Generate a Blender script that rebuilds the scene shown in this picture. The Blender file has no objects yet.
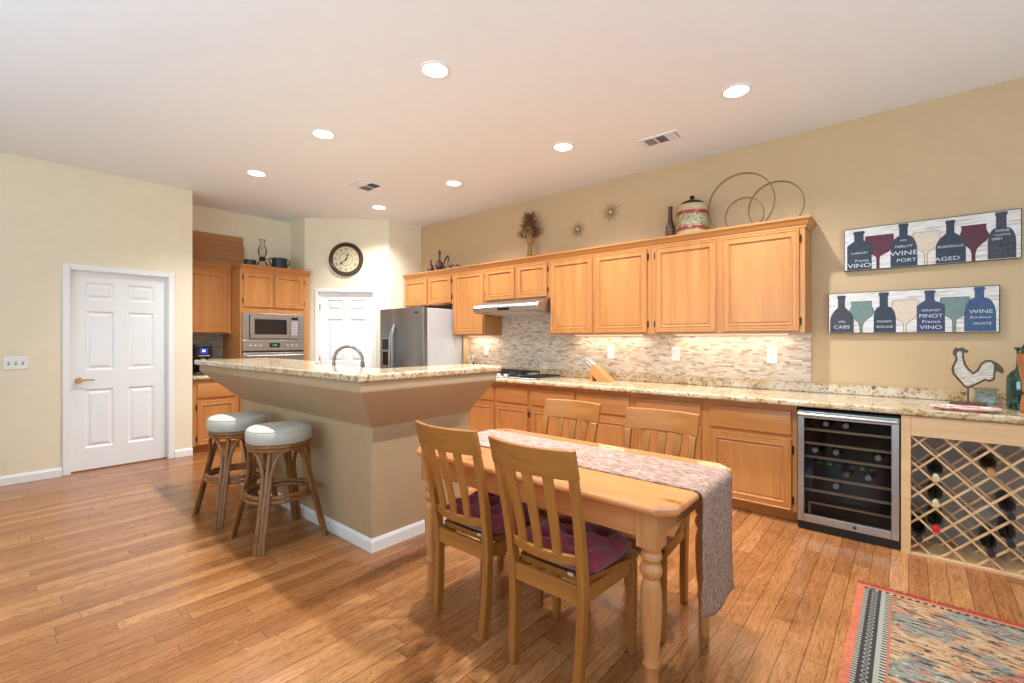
import bpy, bmesh, math, random
from mathutils import Vector, Matrix

random.seed(7)
SC = bpy.context.scene
COL = SC.collection
PI = math.pi

# ------------------------------------------------------------------ camera
FPX, YAW, CAM_H = 463.7, 0.7075, 1.342          # focal length in pixels of a 1024 wide frame
cd = bpy.data.cameras.new('camera'); cam = bpy.data.objects.new('camera', cd); COL.objects.link(cam)
cd.sensor_fit = 'HORIZONTAL'; cd.sensor_width = 36.0; cd.lens = 36.0 * FPX / 1024.0
cd.shift_y = -2.2 / 1024.0; cd.clip_start = 0.05; cd.clip_end = 60
cam.location = (0, 0, CAM_H); cam.rotation_euler = (PI / 2, 0, YAW)
SC.camera = cam

# ------------------------------------------------------------------ world, daylight, exposure
SC.view_settings.view_transform = 'Standard'; SC.view_settings.look = 'None'
SC.view_settings.gamma = 1.0; SC.view_settings.use_curve_mapping = False
SC.view_settings.exposure = -0.55
SC.cycles.use_denoising = True
SC.cycles.max_bounces = 10; SC.cycles.diffuse_bounces = 4; SC.cycles.glossy_bounces = 4
SC.cycles.transparent_max_bounces = 12; SC.cycles.transmission_bounces = 8
SC.cycles.caustics_reflective = False; SC.cycles.caustics_refractive = False
SC.cycles.sample_clamp_indirect = 6.0

W = bpy.data.worlds.new('sky'); SC.world = W; W.use_nodes = True
W.node_tree.nodes['Background'].inputs[0].default_value = (0.80, 0.90, 1.0, 1)
W.node_tree.nodes['Background'].inputs[1].default_value = .3

H = 3.06                                       # ceiling height
WALL_Y = 4.478                                 # face of the long wall
LEFT_X, ALC_X, FR_X = -6.32, -6.94, -5.655     # door wall, alcove wall, wall beside the fridge
EAST_X, SOUTH_Y = 3.2, -2.8

def area_light(name, loc, rot, sx, sy, power, color, parent=None, spread=PI):
    l = bpy.data.lights.new(name, 'AREA'); l.shape = 'RECTANGLE'; l.size = sx; l.size_y = sy
    l.energy = power; l.color = color; l.spread = spread
    o = bpy.data.objects.new(name, l); COL.objects.link(o); o.location = loc; o.rotation_euler = rot
    if parent: o.parent = parent
    return o
DAY_E, DAY_S = 360, 560
area_light('daylight_east', (EAST_X + .30, .4, 1.4), (0, PI / 2 + 1.15, 0), 2.3, 4.0, DAY_E, (.62, .82, 1.0))
area_light('daylight_south', (-1.2, SOUTH_Y - .30, 1.4), (PI / 2 + 1.15, 0, 0), 6.0, 2.3, DAY_S, (.62, .82, 1.0))
LAMP_W, LAMP_COL = 66, (.93, .97, 1.0)
UC_W, UC_COL = 2.8, (1.0, .86, .66)

# ------------------------------------------------------------------ materials
def lin(r, g, b):
    f = lambda c: (c / 255 / 12.92) if c / 255 <= .04045 else ((c / 255 + .055) / 1.055) ** 2.4
    return (f(r), f(g), f(b), 1)

class NT:
    def __init__(s, name):
        s.m = bpy.data.materials.new(name); s.m.use_nodes = True
        s.t = s.m.node_tree; s.b = s.t.nodes['Principled BSDF']
    def n(s, kind, **kw):
        nd = s.t.nodes.new(kind)
        for k, v in kw.items(): setattr(nd, k, v)
        return nd
    def link(s, a, b): s.t.links.new(a, b)
    def put(s, node, key, val):
        if hasattr(val, 'is_output'): s.link(val, node.inputs[key])
        else: node.inputs[key].default_value = val
    def coord(s): return s.n('ShaderNodeTexCoord').outputs['Object']
    def mapping(s, vec, scale=(1, 1, 1), loc=(0, 0, 0), rot=(0, 0, 0)):
        m = s.n('ShaderNodeMapping'); s.link(vec, m.inputs[0])
        m.inputs['Location'].default_value = loc; m.inputs['Rotation'].default_value = rot; m.inputs['Scale'].default_value = scale
        return m.outputs[0]
    def noise(s, vec, scale=5, detail=4, rough=.55, dist=0):
        m = s.n('ShaderNodeTexNoise'); s.link(vec, m.inputs['Vector'])
        m.inputs['Scale'].default_value = scale; m.inputs['Detail'].default_value = detail
        m.inputs['Roughness'].default_value = rough; m.inputs['Distortion'].default_value = dist
        return m.outputs[0]
    def voro(s, vec, scale=5, feature='F1', out=0):
        m = s.n('ShaderNodeTexVoronoi', feature=feature); s.link(vec, m.inputs['Vector']); m.inputs['Scale'].default_value = scale
        return m.outputs[out]
    def ramp(s, fac, stops, interp='LINEAR'):
        r = s.n('ShaderNodeValToRGB'); s.link(fac, r.inputs[0]); e = r.color_ramp; e.interpolation = interp
        while len(e.elements) < len(stops): e.elements.new(.5)
        for el, (p, c) in zip(e.elements, stops): el.position = p; el.color = c if len(c) == 4 else (*c, 1)
        return r.outputs[0]
    def mix(s, fac, a, b, mode='MIX'):
        m = s.n('ShaderNodeMix', data_type='RGBA', blend_type=mode)
        s.put(m, 0, fac); s.put(m, 6, a); s.put(m, 7, b)
        return m.outputs[2]
    def math(s, op, a, b=0.0, c=0.0):
        m = s.n('ShaderNodeMath', operation=op); s.put(m, 0, a); s.put(m, 1, b); s.put(m, 2, c)
        return m.outputs[0]
    def xyz(s, vec):
        m = s.n('ShaderNodeSeparateXYZ'); s.link(vec, m.inputs[0]); return m.outputs
    def comb(s, x, y, z):
        m = s.n('ShaderNodeCombineXYZ'); s.put(m, 0, x); s.put(m, 1, y); s.put(m, 2, z); return m.outputs[0]
    def white(s, vec):
        m = s.n('ShaderNodeTexWhiteNoise', noise_dimensions='3D'); s.link(vec, m.inputs[0]); return m.outputs[0]
    def bump(s, h, strength=.2, dist=.01):
        b = s.n('ShaderNodeBump'); b.inputs['Strength'].default_value = strength; b.inputs['Distance'].default_value = dist
        s.link(h, b.inputs['Height']); s.link(b.outputs[0], s.b.inputs['Normal'])
    def set(s, **kw):
        for k, v in kw.items():
            s.put(s.b, {'color': 'Base Color', 'rough': 'Roughness', 'metal': 'Metallic', 'spec': 'Specular IOR Level',
                        'coat': 'Coat Weight', 'coatr': 'Coat Roughness', 'trans': 'Transmission Weight', 'ior': 'IOR',
                        'sheen': 'Sheen Weight', 'ec': 'Emission Color', 'es': 'Emission Strength'}[k], v)
        return s

def plain(name, rgb, rough=.5, metal=0, var=.06, vscale=8, bump=0, bscale=60, **kw):
    t = NT(name); c = lin(*rgb); v = t.coord()
    n = t.noise(v, vscale, 3)
    lo = tuple(x * (1 - var) for x in c[:3]) + (1,); hi = tuple(min(1, x * (1 + var)) for x in c[:3]) + (1,)
    t.set(color=t.ramp(n, [(.3, lo), (.7, hi)]), rough=rough, metal=metal, **kw)
    if bump: t.bump(t.noise(v, bscale, 3), bump, .004)
    return t.m

def wood(name, dark, light, axis='z', scale=14, rough=.38, fine=.35, knots=0, coat=0.0):
    t = NT(name); v = t.coord(); st = [1, 1, 1]; st['xyz'.index(axis)] = .07
    big = t.noise(t.mapping(v, tuple(st)), scale, 6, .6, 1.2)
    st2 = [1, 1, 1]; st2['xyz'.index(axis)] = .025
    fin = t.noise(t.mapping(v, tuple(st2)), scale * 11, 3, .6)
    col = t.ramp(big, [(.28, lin(*dark)), (.5, lin(*[(a + b) / 2 for a, b in zip(dark, light)])), (.72, lin(*light))])
    dk = t.ramp(fin, [(.3, (.72, .62, .5)), (.55, (1, 1, 1))])
    col = t.mix(fine, col, dk, 'MULTIPLY')
    if knots:
        kn = t.n('ShaderNodeTexVoronoi', voronoi_dimensions='2D'); t.link(t.mapping(t.mapping(v, (.45, 1.0, 0.0)), (1, 1, 1), (.13, .07, 0)), kn.inputs['Vector']); kn.inputs['Scale'].default_value = knots; k = kn.outputs['Distance']
        col = t.mix(t.ramp(k, [(.03, (.85, .85, .85)), (.06, (.45, .45, .45)), (.13, (0, 0, 0))]), col, lin(104, 52, 24))
    t.set(color=col, rough=rough, coat=coat, coatr=.12)
    t.bump(fin, .08, .002)
    return t.m

M = {}
M['cream'] = plain('wall_paint_cream', (238, 225, 197), .75, var=.02, bump=.06, bscale=180)
M['tan'] = plain('wall_paint_tan', (205, 174, 134), .75, var=.02, bump=.06, bscale=180)
M['island'] = plain('island_paint', (182, 154, 119), .75, var=.03, bump=.22, bscale=130)
M['ceiling'] = plain('ceiling_paint', (242, 244, 246), .85, var=.01)
M['white'] = plain('white_trim_paint', (240, 239, 236), .35, var=.01)
M['cab'] = wood('maple_cabinet', (182, 118, 61), (202, 141, 82), 'z', 9, .34, .25)
M['cabx'] = wood('maple_cabinet_horizontal', (182, 118, 61), (202, 141, 82), 'x', 9, .34, .25)
M['caby'] = wood('maple_cabinet_alcove', (182, 118, 61), (202, 141, 82), 'y', 9, .34, .25)
M['rackw'] = wood('rack_wood', (214, 170, 120), (232, 192, 146), 'x', 10, .4, .25)
M['shelfw'] = wood('pale_beech', (226, 196, 156), (240, 216, 182), 'x', 12, .4, .2)
M['rackd'] = plain('rack_back_board', (176, 166, 156), .7)  # even grey colour of the rack's own back panel
M['pine'] = wood('knotty_pine', (190, 116, 66), (218, 152, 98), 'x', 10, .2, .3, knots=5.0, coat=.6)
M['pinex'] = wood('pine_apron', (186, 114, 62), (214, 146, 90), 'x', 10, .3, .3)
M['pinez'] = wood('knotty_pine_leg', (180, 116, 64), (208, 146, 93), 'z', 10, .3, .3)
M['oak'] = wood('oak_chair', (150, 92, 38), (178, 119, 57), 'z', 12, .33, .3)
M['oakx'] = wood('oak_chair_rail', (150, 92, 38), (178, 119, 57), 'x', 12, .33, .3)
M['ply'] = wood('plywood_panel', (164, 108, 64), (192, 138, 90), 'y', 6, .6, .4)
M['block'] = wood('knife_block_wood', (196, 122, 66), (216, 146, 88), 'x', 14, .4, .3)
M['vasewood'] = wood('carved_vase_wood', (150, 88, 46), (206, 142, 88), 'z', 16, .4, .4)
M['rattan'] = wood('rattan', (106, 66, 30), (170, 116, 62), 'z', 26, .35, .3)
M['steel'] = plain('brushed_steel', (180, 178, 175), .36, 1.0, var=.05, vscale=30)
M['steel_dark'] = plain('fridge_steel', (158, 158, 156), .33, 1.0, var=.05, vscale=3)
M['fridge_side'] = plain('fridge_side_grey', (196, 196, 198), .5, 0.0, var=.02)
M['black'] = plain('black_plastic', (18, 18, 20), .35)
M['iron'] = plain('black_iron', (30, 29, 30), .5)
M['dark_glass'] = plain('dark_appliance_glass', (24, 24, 26), .08)
M['bronze'] = plain('dark_bronze', (62, 44, 30), .4, .6)
M['brass'] = plain('polished_brass', (214, 170, 90), .18, 1.0, var=.03)
M['nickel'] = plain('satin_nickel', (132, 124, 116), .26, 1.0, var=.03)
M['gold'] = plain('antique_gold', (136, 112, 72), .45, .3)
M['cushion'] = plain('burgundy_cloth', (140, 46, 62), .9, var=.2, vscale=30, bump=.4, bscale=260, sheen=.3)
M['seatcloth'] = plain('cream_seat_cloth', (192, 186, 174), .9, var=.06, vscale=60, bump=.3, bscale=320)
M['plate'] = plain('outlet_plastic', (240, 238, 232), .35, var=.01)
M['slot'] = plain('slot_dark', (60, 58, 56), .6)
M['vent_dark'] = plain('vent_throat', (70, 68, 66), .8)
M['clockface'] = plain('clock_face_cream', (222, 206, 168), .6, var=.06, vscale=14)
M['clockrim'] = wood('clock_rim_wood', (52, 30, 18), (80, 48, 28), 'z', 10, .3)
M['ink'] = plain('dark_ink', (34, 28, 26), .6)
M['bottle'] = plain('dark_bottle_glass', (22, 24, 22), .12, var=.05)
M['capsule_red'] = plain('red_foil', (196, 40, 48), .35)
M['capsule_tan'] = plain('copper_foil', (196, 138, 92), .35, .3)
M['capsule_cream'] = plain('cream_foil', (206, 190, 150), .4)
M['capsule_black'] = plain('black_foil', (40, 42, 44), .35)
M['capsule_silver'] = plain('silver_foil', (236, 236, 236), .4, 0)
M['straw'] = plain('dried_straw', (188, 146, 90), .8, var=.25, vscale=40)
M['sheafdark'] = plain('dried_wheat_heads', (122, 84, 52), .9, var=.35, vscale=60)
M['metalwork'] = plain('aged_metalwork', (84, 66, 54), .5, .4, var=.3, vscale=60)
M['pottery'] = plain('dark_pottery', (44, 44, 46), .4, var=.2, vscale=25)
M['vase_brown'] = plain('brown_glazed_pottery', (92, 62, 52), .3, var=.25, vscale=40)
M['rooster_edge'] = plain('rooster_dark_metal', (84, 66, 52), .6, var=.25, vscale=50)
t_ = NT('pink_dish_glaze'); n_ = t_.noise(t_.mapping(t_.coord(), (1, 2.4, 1)), 13, 3, .6, .8)
t_.set(color=t_.ramp(n_, [(.36, lin(206, 104, 100)), (.46, lin(230, 178, 172)), (.60, lin(240, 222, 214))]), rough=.22); M['dish'] = t_.m
M['threshold'] = plain('threshold_wood', (128, 88, 54), .6)
M['steel_knob'] = plain('pale_knob', (214, 214, 214), .3, .3)

def emit(name, rgb, strength):
    t = NT(name); t.set(color=lin(*rgb), ec=lin(*rgb), es=strength); return t.m
M['lamp_disc'] = emit('lamp_lens', (255, 250, 240), 9.0)
M['uc_lens'] = emit('under_cabinet_lens', (255, 226, 170), 2.0)
M['led_green'] = emit('green_digits', (90, 235, 100), .55)
M['led_blue'] = emit('blue_screen', (52, 66, 190), .14)
M['led_white'] = emit('screen_white', (220, 228, 255), .7)

def glass(name, rgb, rough=.02, thin=True, trans_rgb=None):
    t = NT(name)
    if thin:
        tr = t.n('ShaderNodeBsdfTransparent'); tr.inputs[0].default_value = lin(*rgb)
        gl = t.n('ShaderNodeBsdfGlossy'); gl.inputs['Roughness'].default_value = rough
        fr = t.n('ShaderNodeFresnel'); fr.inputs[0].default_value = 1.32
        mx = t.n('ShaderNodeMixShader'); t.link(fr.outputs[0], mx.inputs[0]); t.link(tr.outputs[0], mx.inputs[1]); t.link(gl.outputs[0], mx.inputs[2])
        t.link(mx.outputs[0], t.t.nodes['Material Output'].inputs[0])
    else:
        t.set(color=lin(*rgb), rough=rough, trans=1.0, ior=1.45)
    return t.m
M['pane'] = glass('window_glass', (245, 250, 250))
M['cooler_glass'] = glass('smoked_cooler_glass', (226, 226, 226))
M['clear'] = glass('clear_glass', (222, 234, 240))
M['lampglass'] = glass('lamp_chimney_glass', (244, 242, 236))
M['green_glass'] = plain('green_bottle_glass', (2, 62, 50), .06, var=.15, vscale=5, coat=.6)

def floor_mat():
    t = NT('hardwood_planks'); v = t.coord(); X, Y, Z = t.xyz(v)
    PWID = .084
    u = t.math('DIVIDE', X, PWID); iu = t.math('FLOOR', u); fu = t.math('FRACT', u)
    off = t.white(t.comb(iu, 3.0, 0.0))
    w = t.math('ADD', t.math('DIVIDE', Y, .95), t.math('MULTIPLY', off, 7.3)); iw = t.math('FLOOR', w); fw = t.math('FRACT', w)
    rnd = t.white(t.comb(iu, iw, 1.0)); rnd2 = t.white(t.comb(iu, iw, 9.0))
    gv = t.comb(t.math('ADD', X, t.math('MULTIPLY', rnd, 9)), t.math('MULTIPLY', Y, .13), t.math('MULTIPLY', rnd2, 5))
    g = t.noise(gv, 11, 5, .6, 2.2)
    rings = t.math('FRACT', t.math('MULTIPLY', g, 9.0))
    ringd = t.math('ABSOLUTE', t.math('SUBTRACT', rings, .5))
    fine = t.noise(t.comb(t.math('MULTIPLY', X, 1.0), t.math('MULTIPLY', Y, .03), rnd), 190, 2, .6)
    base = t.ramp(rnd, [(0, lin(160, 104, 60)), (.35, lin(174, 116, 69)), (.7, lin(185, 127, 78)), (1, lin(198, 141, 90))])
    dark = t.mix(1.0, base, (.58, .47, .37, 1), 'MULTIPLY')
    col = t.mix(t.ramp(g, [(.35, (0, 0, 0)), (.7, (.5, .5, .5))]), base, dark)
    col = t.mix(t.ramp(ringd, [(.0, (.95, .95, .95)), (.20, (0, 0, 0))]), col, dark)
    col = t.mix(.6, col, t.ramp(fine, [(.3, (.62, .52, .42)), (.55, (1, 1, 1))]), 'MULTIPLY')
    eu = t.math('MINIMUM', fu, t.math('SUBTRACT', 1.0, fu)); ew = t.math('MINIMUM', fw, t.math('SUBTRACT', 1.0, fw))
    gap = t.math('MAXIMUM', t.math('LESS_THAN', eu, .024), t.math('LESS_THAN', ew, .0018))
    col = t.mix(t.math('MULTIPLY', gap, .66), col, lin(70, 38, 20))
    t.set(color=col, rough=t.ramp(fine, [(.3, (.24, .24, .24)), (.7, (.18, .18, .18))]), spec=.5)
    t.bump(t.math('ADD', t.math('MULTIPLY', fine, .15), t.math('SUBTRACT', 0.0, gap)), .12, .003)
    return t.m
M['floor'] = floor_mat()

def granite_mat():
    t = NT('granite'); v = t.coord()
    a = t.noise(v, 7, 6, .65, .6); b = t.noise(t.mapping(v, (1, 1, 1), (3, 1, 7)), 42, 5, .7, .4); c = t.noise(t.mapping(v, (1, 1, 1), (9, 4, 2)), 26, 4, .7, .8)
    vz = t.voro(v, 120)
    col = t.ramp(a, [(.3, lin(176, 142, 98)), (.46, lin(206, 182, 142)), (.62, lin(216, 200, 170)), (.8, lin(184, 164, 132))])
    col = t.mix(t.ramp(c, [(.53, (0, 0, 0)), (.62, (.85, .85, .85))]), col, lin(158, 104, 58))
    col = t.mix(t.ramp(b, [(.57, (0, 0, 0)), (.63, (.95, .95, .95))]), col, lin(70, 54, 44))
    col = t.mix(t.ramp(b, [(.34, (.8, .8, .8)), (.41, (0, 0, 0))]), col, lin(168, 160, 150))
    col = t.mix(t.ramp(vz, [(.1, (.35, .35, .35)), (.3, (0, 0, 0))]), col, lin(120, 90, 64))
    t.set(color=col, rough=.1, spec=.55)
    return t.m
M['granite'] = granite_mat()

def mosaic_mat(name, swap, cols):
    t = NT(name); X, Y, Z = t.xyz(t.coord())
    v = t.comb(Y if swap else X, Z, 0.0)
    b = t.n('ShaderNodeTexBrick'); t.link(v, b.inputs['Vector'])
    b.inputs['Color1'].default_value = (0, 0, 0, 1); b.inputs['Color2'].default_value = (1, 1, 1, 1); b.inputs['Mortar'].default_value = (.5, .5, .5, 1)
    b.inputs['Scale'].default_value = 1.0; b.inputs['Mortar Size'].default_value = .0011; b.inputs['Mortar Smooth'].default_value = .0
    b.inputs['Bias'].default_value = 0.0; b.inputs['Brick Width'].default_value = .058; b.inputs['Row Height'].default_value = .0165
    b.offset = .5; b.offset_frequency = 2; b.squash = .72; b.squash_frequency = 3
    n = t.noise(t.mapping(v, (1, 1, 1)), 60, 3)
    col = t.ramp(b.outputs[0], [(i / (len(cols) - 1), lin(*c)) for i, c in enumerate(cols)])
    col = t.mix(.35, col, t.ramp(n, [(.3, (.72, .66, .6)), (.7, (1, 1, 1))]), 'MULTIPLY')
    col = t.mix(b.outputs['Fac'], col, lin(206, 194, 176))
    t.set(color=col, rough=.4); t.bump(t.math('SUBTRACT', 1.0, b.outputs['Fac']), .3, .003)
    return t.m
M['mosaic'] = mosaic_mat('stone_mosaic', False, [(158, 130, 108), (214, 194, 172), (226, 212, 194), (206, 180, 156), (232, 222, 208), (220, 204, 186), (184, 156, 134), (226, 212, 194)])
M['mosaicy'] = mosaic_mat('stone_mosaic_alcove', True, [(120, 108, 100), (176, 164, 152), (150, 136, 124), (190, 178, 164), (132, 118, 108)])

def runner_mat():
    t = NT('woven_runner'); v = t.coord()
    a = t.noise(t.mapping(v, (22, 130, 60)), 1.6, 3, .6); b = t.noise(t.mapping(v, (160, 220, 160)), 2.2, 2)
    col = t.ramp(a, [(.36, lin(126, 82, 68)), (.5, lin(166, 130, 110)), (.64, lin(196, 178, 164))])
    col = t.mix(.4, col, t.ramp(b, [(.35, (.62, .58, .6)), (.6, (1, 1, 1))]), 'MULTIPLY')
    t.set(color=col, rough=.95); t.bump(b, .5, .004); return t.m
M['runner'] = runner_mat()

def plank_paint():
    t = NT('whitewashed_boards'); v = t.coord(); X, Y, Z = t.xyz(v)
    a = t.noise(t.mapping(v, (2.5, 1, 22)), 3.2, 5, .65); p = t.math('FRACT', t.math('DIVIDE', Z, .0625))
    col = t.ramp(a, [(.36, lin(198, 184, 176)), (.5, lin(224, 216, 211)), (.7, lin(236, 231, 228))])
    col = t.mix(t.math('MULTIPLY', t.math('LESS_THAN', p, .03), .35), col, lin(120, 108, 100))
    t.set(color=col, rough=.7); return t.m
M['planks'] = plank_paint()

def script_paint(name, base, mark, amt=.5):
    t = NT(name); v = t.coord()
    w = t.noise(t.mapping(v, (60, 1, 42)), 1.4, 3, .6, 2.0)
    line = t.math('ABSOLUTE', t.math('SUBTRACT', w, .5))
    f = t.ramp(line, [(.012, (amt, amt, amt)), (.03, (0, 0, 0))])
    n = t.noise(v, 40, 3); c = t.mix(.3, lin(*base), t.ramp(n, [(.3, (.55, .55, .6)), (.7, (1, 1, 1))]), 'MULTIPLY')
    t.set(color=t.mix(f, c, lin(*mark)), rough=.65); return t.m
M['p_navy'] = script_paint('navy_bottle_paint', (40, 50, 66), (118, 130, 142), .35)
M['p_char'] = script_paint('charcoal_bottle_paint', (44, 42, 58), (150, 152, 154), .5)
M['p_blue'] = script_paint('blue_bottle_paint', (50, 76, 112), (130, 154, 184), .4)
M['p_slate'] = script_paint('slate_blue_bottle_paint', (50, 56, 90), (136, 144, 172), .4)
M['p_wine'] = script_paint('burgundy_glass_paint', (84, 36, 52), (146, 84, 100), .5)
M['p_cream'] = script_paint('cream_glass_paint', (226, 206, 184), (206, 180, 156), .6)
M['p_green'] = script_paint('green_glass_paint', (112, 132, 126), (150, 174, 166), .6)
M['p_letter'] = plain('pale_letter_paint', (206, 210, 212), .7, var=.08, vscale=60)
M['p_outline'] = plain('brown_outline_paint', (120, 92, 84), .7)

def jar_mat():
    t = NT('painted_canister'); v = t.coord(); X, Y, Z = t.xyz(v)
    n = t.noise(v, 26, 3); vv = t.voro(v, 34)
    cream = t.ramp(n, [(.3, lin(176, 152, 112)), (.7, lin(200, 180, 144))])
    mid = t.ramp(vv, [(.1, lin(196, 182, 140)), (.3, lin(126, 116, 76)), (.42, lin(90, 72, 52)), (.5, lin(196, 178, 136)), (.75, lin(150, 150, 128))])
    band = t.ramp(n, [(.35, lin(128, 40, 36)), (.6, lin(168, 62, 48)), (.7, lin(206, 180, 130))])
    f = t.math('DIVIDE', Z, .33)
    inr = lambda a, b: t.math('MULTIPLY', t.math('GREATER_THAN', f, a), t.math('LESS_THAN', f, b))
    col = t.mix(inr(.38, .72), cream, mid); col = t.mix(inr(.28, .38), col, band); col = t.mix(inr(.72, .82), col, band)
    t.set(color=col, rough=.4); return t.m
M['jar'] = jar_mat()

def rug_mat(wid, hei):
    t = NT('oriental_rug'); v = t.coord(); X, Y, Z = t.xyz(v)
    dx = t.math('MINIMUM', X, t.math('SUBTRACT', wid, X)); dy = t.math('MINIMUM', t.math('MULTIPLY', Y, -1.0), t.math('ADD', Y, hei))
    s1 = t.noise(t.mapping(v, (11, 40, 1)), 1.5, 4, .7, .5); s2 = t.noise(t.mapping(v, (12, 42, 1), (5, 9, 2)), 1.4, 4, .7, .6); s3 = t.noise(t.mapping(v, (13, 46, 1), (1, 4, 6)), 1.3, 4, .7, .4)
    big = t.noise(t.mapping(v, (1, 1, 1), (4, 2, 0)), 5.0, 2)
    sage = t.ramp(s1, [(.35, lin(104, 104, 92)), (.6, lin(142, 140, 124))])
    warm = t.ramp(s1, [(.35, lin(150, 108, 74)), (.6, lin(186, 156, 118))])
    fld = t.mix(t.ramp(big, [(.46, (0, 0, 0)), (.52, (1, 1, 1))]), sage, warm)
    cx = t.math('ABSOLUTE', t.math('SUBTRACT', X, wid / 2)); cy = t.math('ABSOLUTE', t.math('ADD', Y, hei / 2))
    dia = t.math('ADD', t.math('DIVIDE', t.math('ABSOLUTE', t.math('SUBTRACT', X, .62)), .34), t.math('DIVIDE', t.math('ABSOLUTE', t.math('ADD', Y, .78)), .42))
    fld = t.mix(t.math('MULTIPLY', t.math('LESS_THAN', dia, 1.0), .75), fld, lin(172, 92, 66))
    fld = t.mix(t.math('MULTIPLY', t.math('LESS_THAN', dia, .5), .7), fld, lin(182, 152, 122))
    fld = t.mix(t.ramp(s2, [(.53, (0, 0, 0)), (.57, (.95, .95, .95))]), fld, lin(52, 46, 44))
    fld = t.mix(t.ramp(s3, [(.56, (0, 0, 0)), (.62, (.9, .9, .9))]), fld, lin(170, 78, 52))
    fld = t.mix(t.ramp(s3, [(.32, (.9, .9, .9)), (.38, (0, 0, 0))]), fld, lin(204, 188, 158))
    orange = t.ramp(t.noise(v, 60, 3), [(.3, lin(172, 88, 58)), (.7, lin(194, 112, 80))])
    dash = lambda axis, p: t.math('LESS_THAN', t.math('FRACT', t.math('DIVIDE', axis, p)), .5)
    inr = lambda q, a, b: t.math('MULTIPLY', t.math('GREATER_THAN', q, a), t.math('LESS_THAN', q, b))
    col = fld
    # end bands (across the top edge)
    col = t.mix(t.math('MULTIPLY', inr(dy, .026, .046), dash(X, .03)), col, lin(50, 44, 42))
    col = t.mix(t.math('LESS_THAN', dy, .024), col, orange)
    # side bands
    gx = t.math('SUBTRACT', t.math('FRACT', t.math('DIVIDE', Y, .034)), .5); gy = t.math('DIVIDE', t.math('SUBTRACT', dx, .078), .034)
    rr = t.math('SQRT', t.math('ADD', t.math('MULTIPLY', gx, gx), t.math('MULTIPLY', gy, gy)))
    rosette = t.mix(inr(rr, .22, .38), lin(52, 46, 44), lin(140, 134, 122))
    side = t.mix(inr(dx, .034, .052), orange, t.mix(dash(Y, .018), lin(160, 152, 138), lin(66, 58, 54)))
    side = t.mix(inr(dx, .052, .104), side, rosette)
    side = t.mix(inr(dx, .104, .122), side, lin(150, 146, 132))
    side = t.mix(inr(dx, .122, .142), side, t.mix(dash(Y, .022), lin(168, 158, 140), lin(56, 50, 48)))
    side = t.mix(inr(dx, .142, .15), side, lin(172, 96, 68))
    edge = t.math('MULTIPLY', t.math('LESS_THAN', dx, .15), t.math('MAXIMUM', t.math('GREATER_THAN', dy, .046), t.math('LESS_THAN', dx, .034)))
    col = t.mix(edge, col, side)
    t.set(color=col, rough=.95); t.bump(t.noise(v, 240, 2), .4, .004); return t.m
RUG_W, RUG_H = 1.70, 2.45
M['rug'] = rug_mat(RUG_W, RUG_H)
M['fringe'] = plain('rug_fringe', (150, 62, 46), .95, var=.2, vscale=60)

def rooster_paint():
    t = NT('rooster_slats'); v = t.coord(); X, Y, Z = t.xyz(v)
    n = t.noise(t.mapping(v, (12, 1, 90)), 2.0, 4, .7); p = t.math('FRACT', t.math('DIVIDE', Z, .0125))
    col = t.ramp(n, [(.35, lin(150, 136, 120)), (.5, lin(206, 196, 180)), (.7, lin(230, 224, 212))])
    col = t.mix(t.math('MULTIPLY', t.math('LESS_THAN', p, .16), .7), col, lin(110, 92, 78)); t.set(color=col, rough=.7); return t.m
M['rooster'] = rooster_paint()

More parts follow.
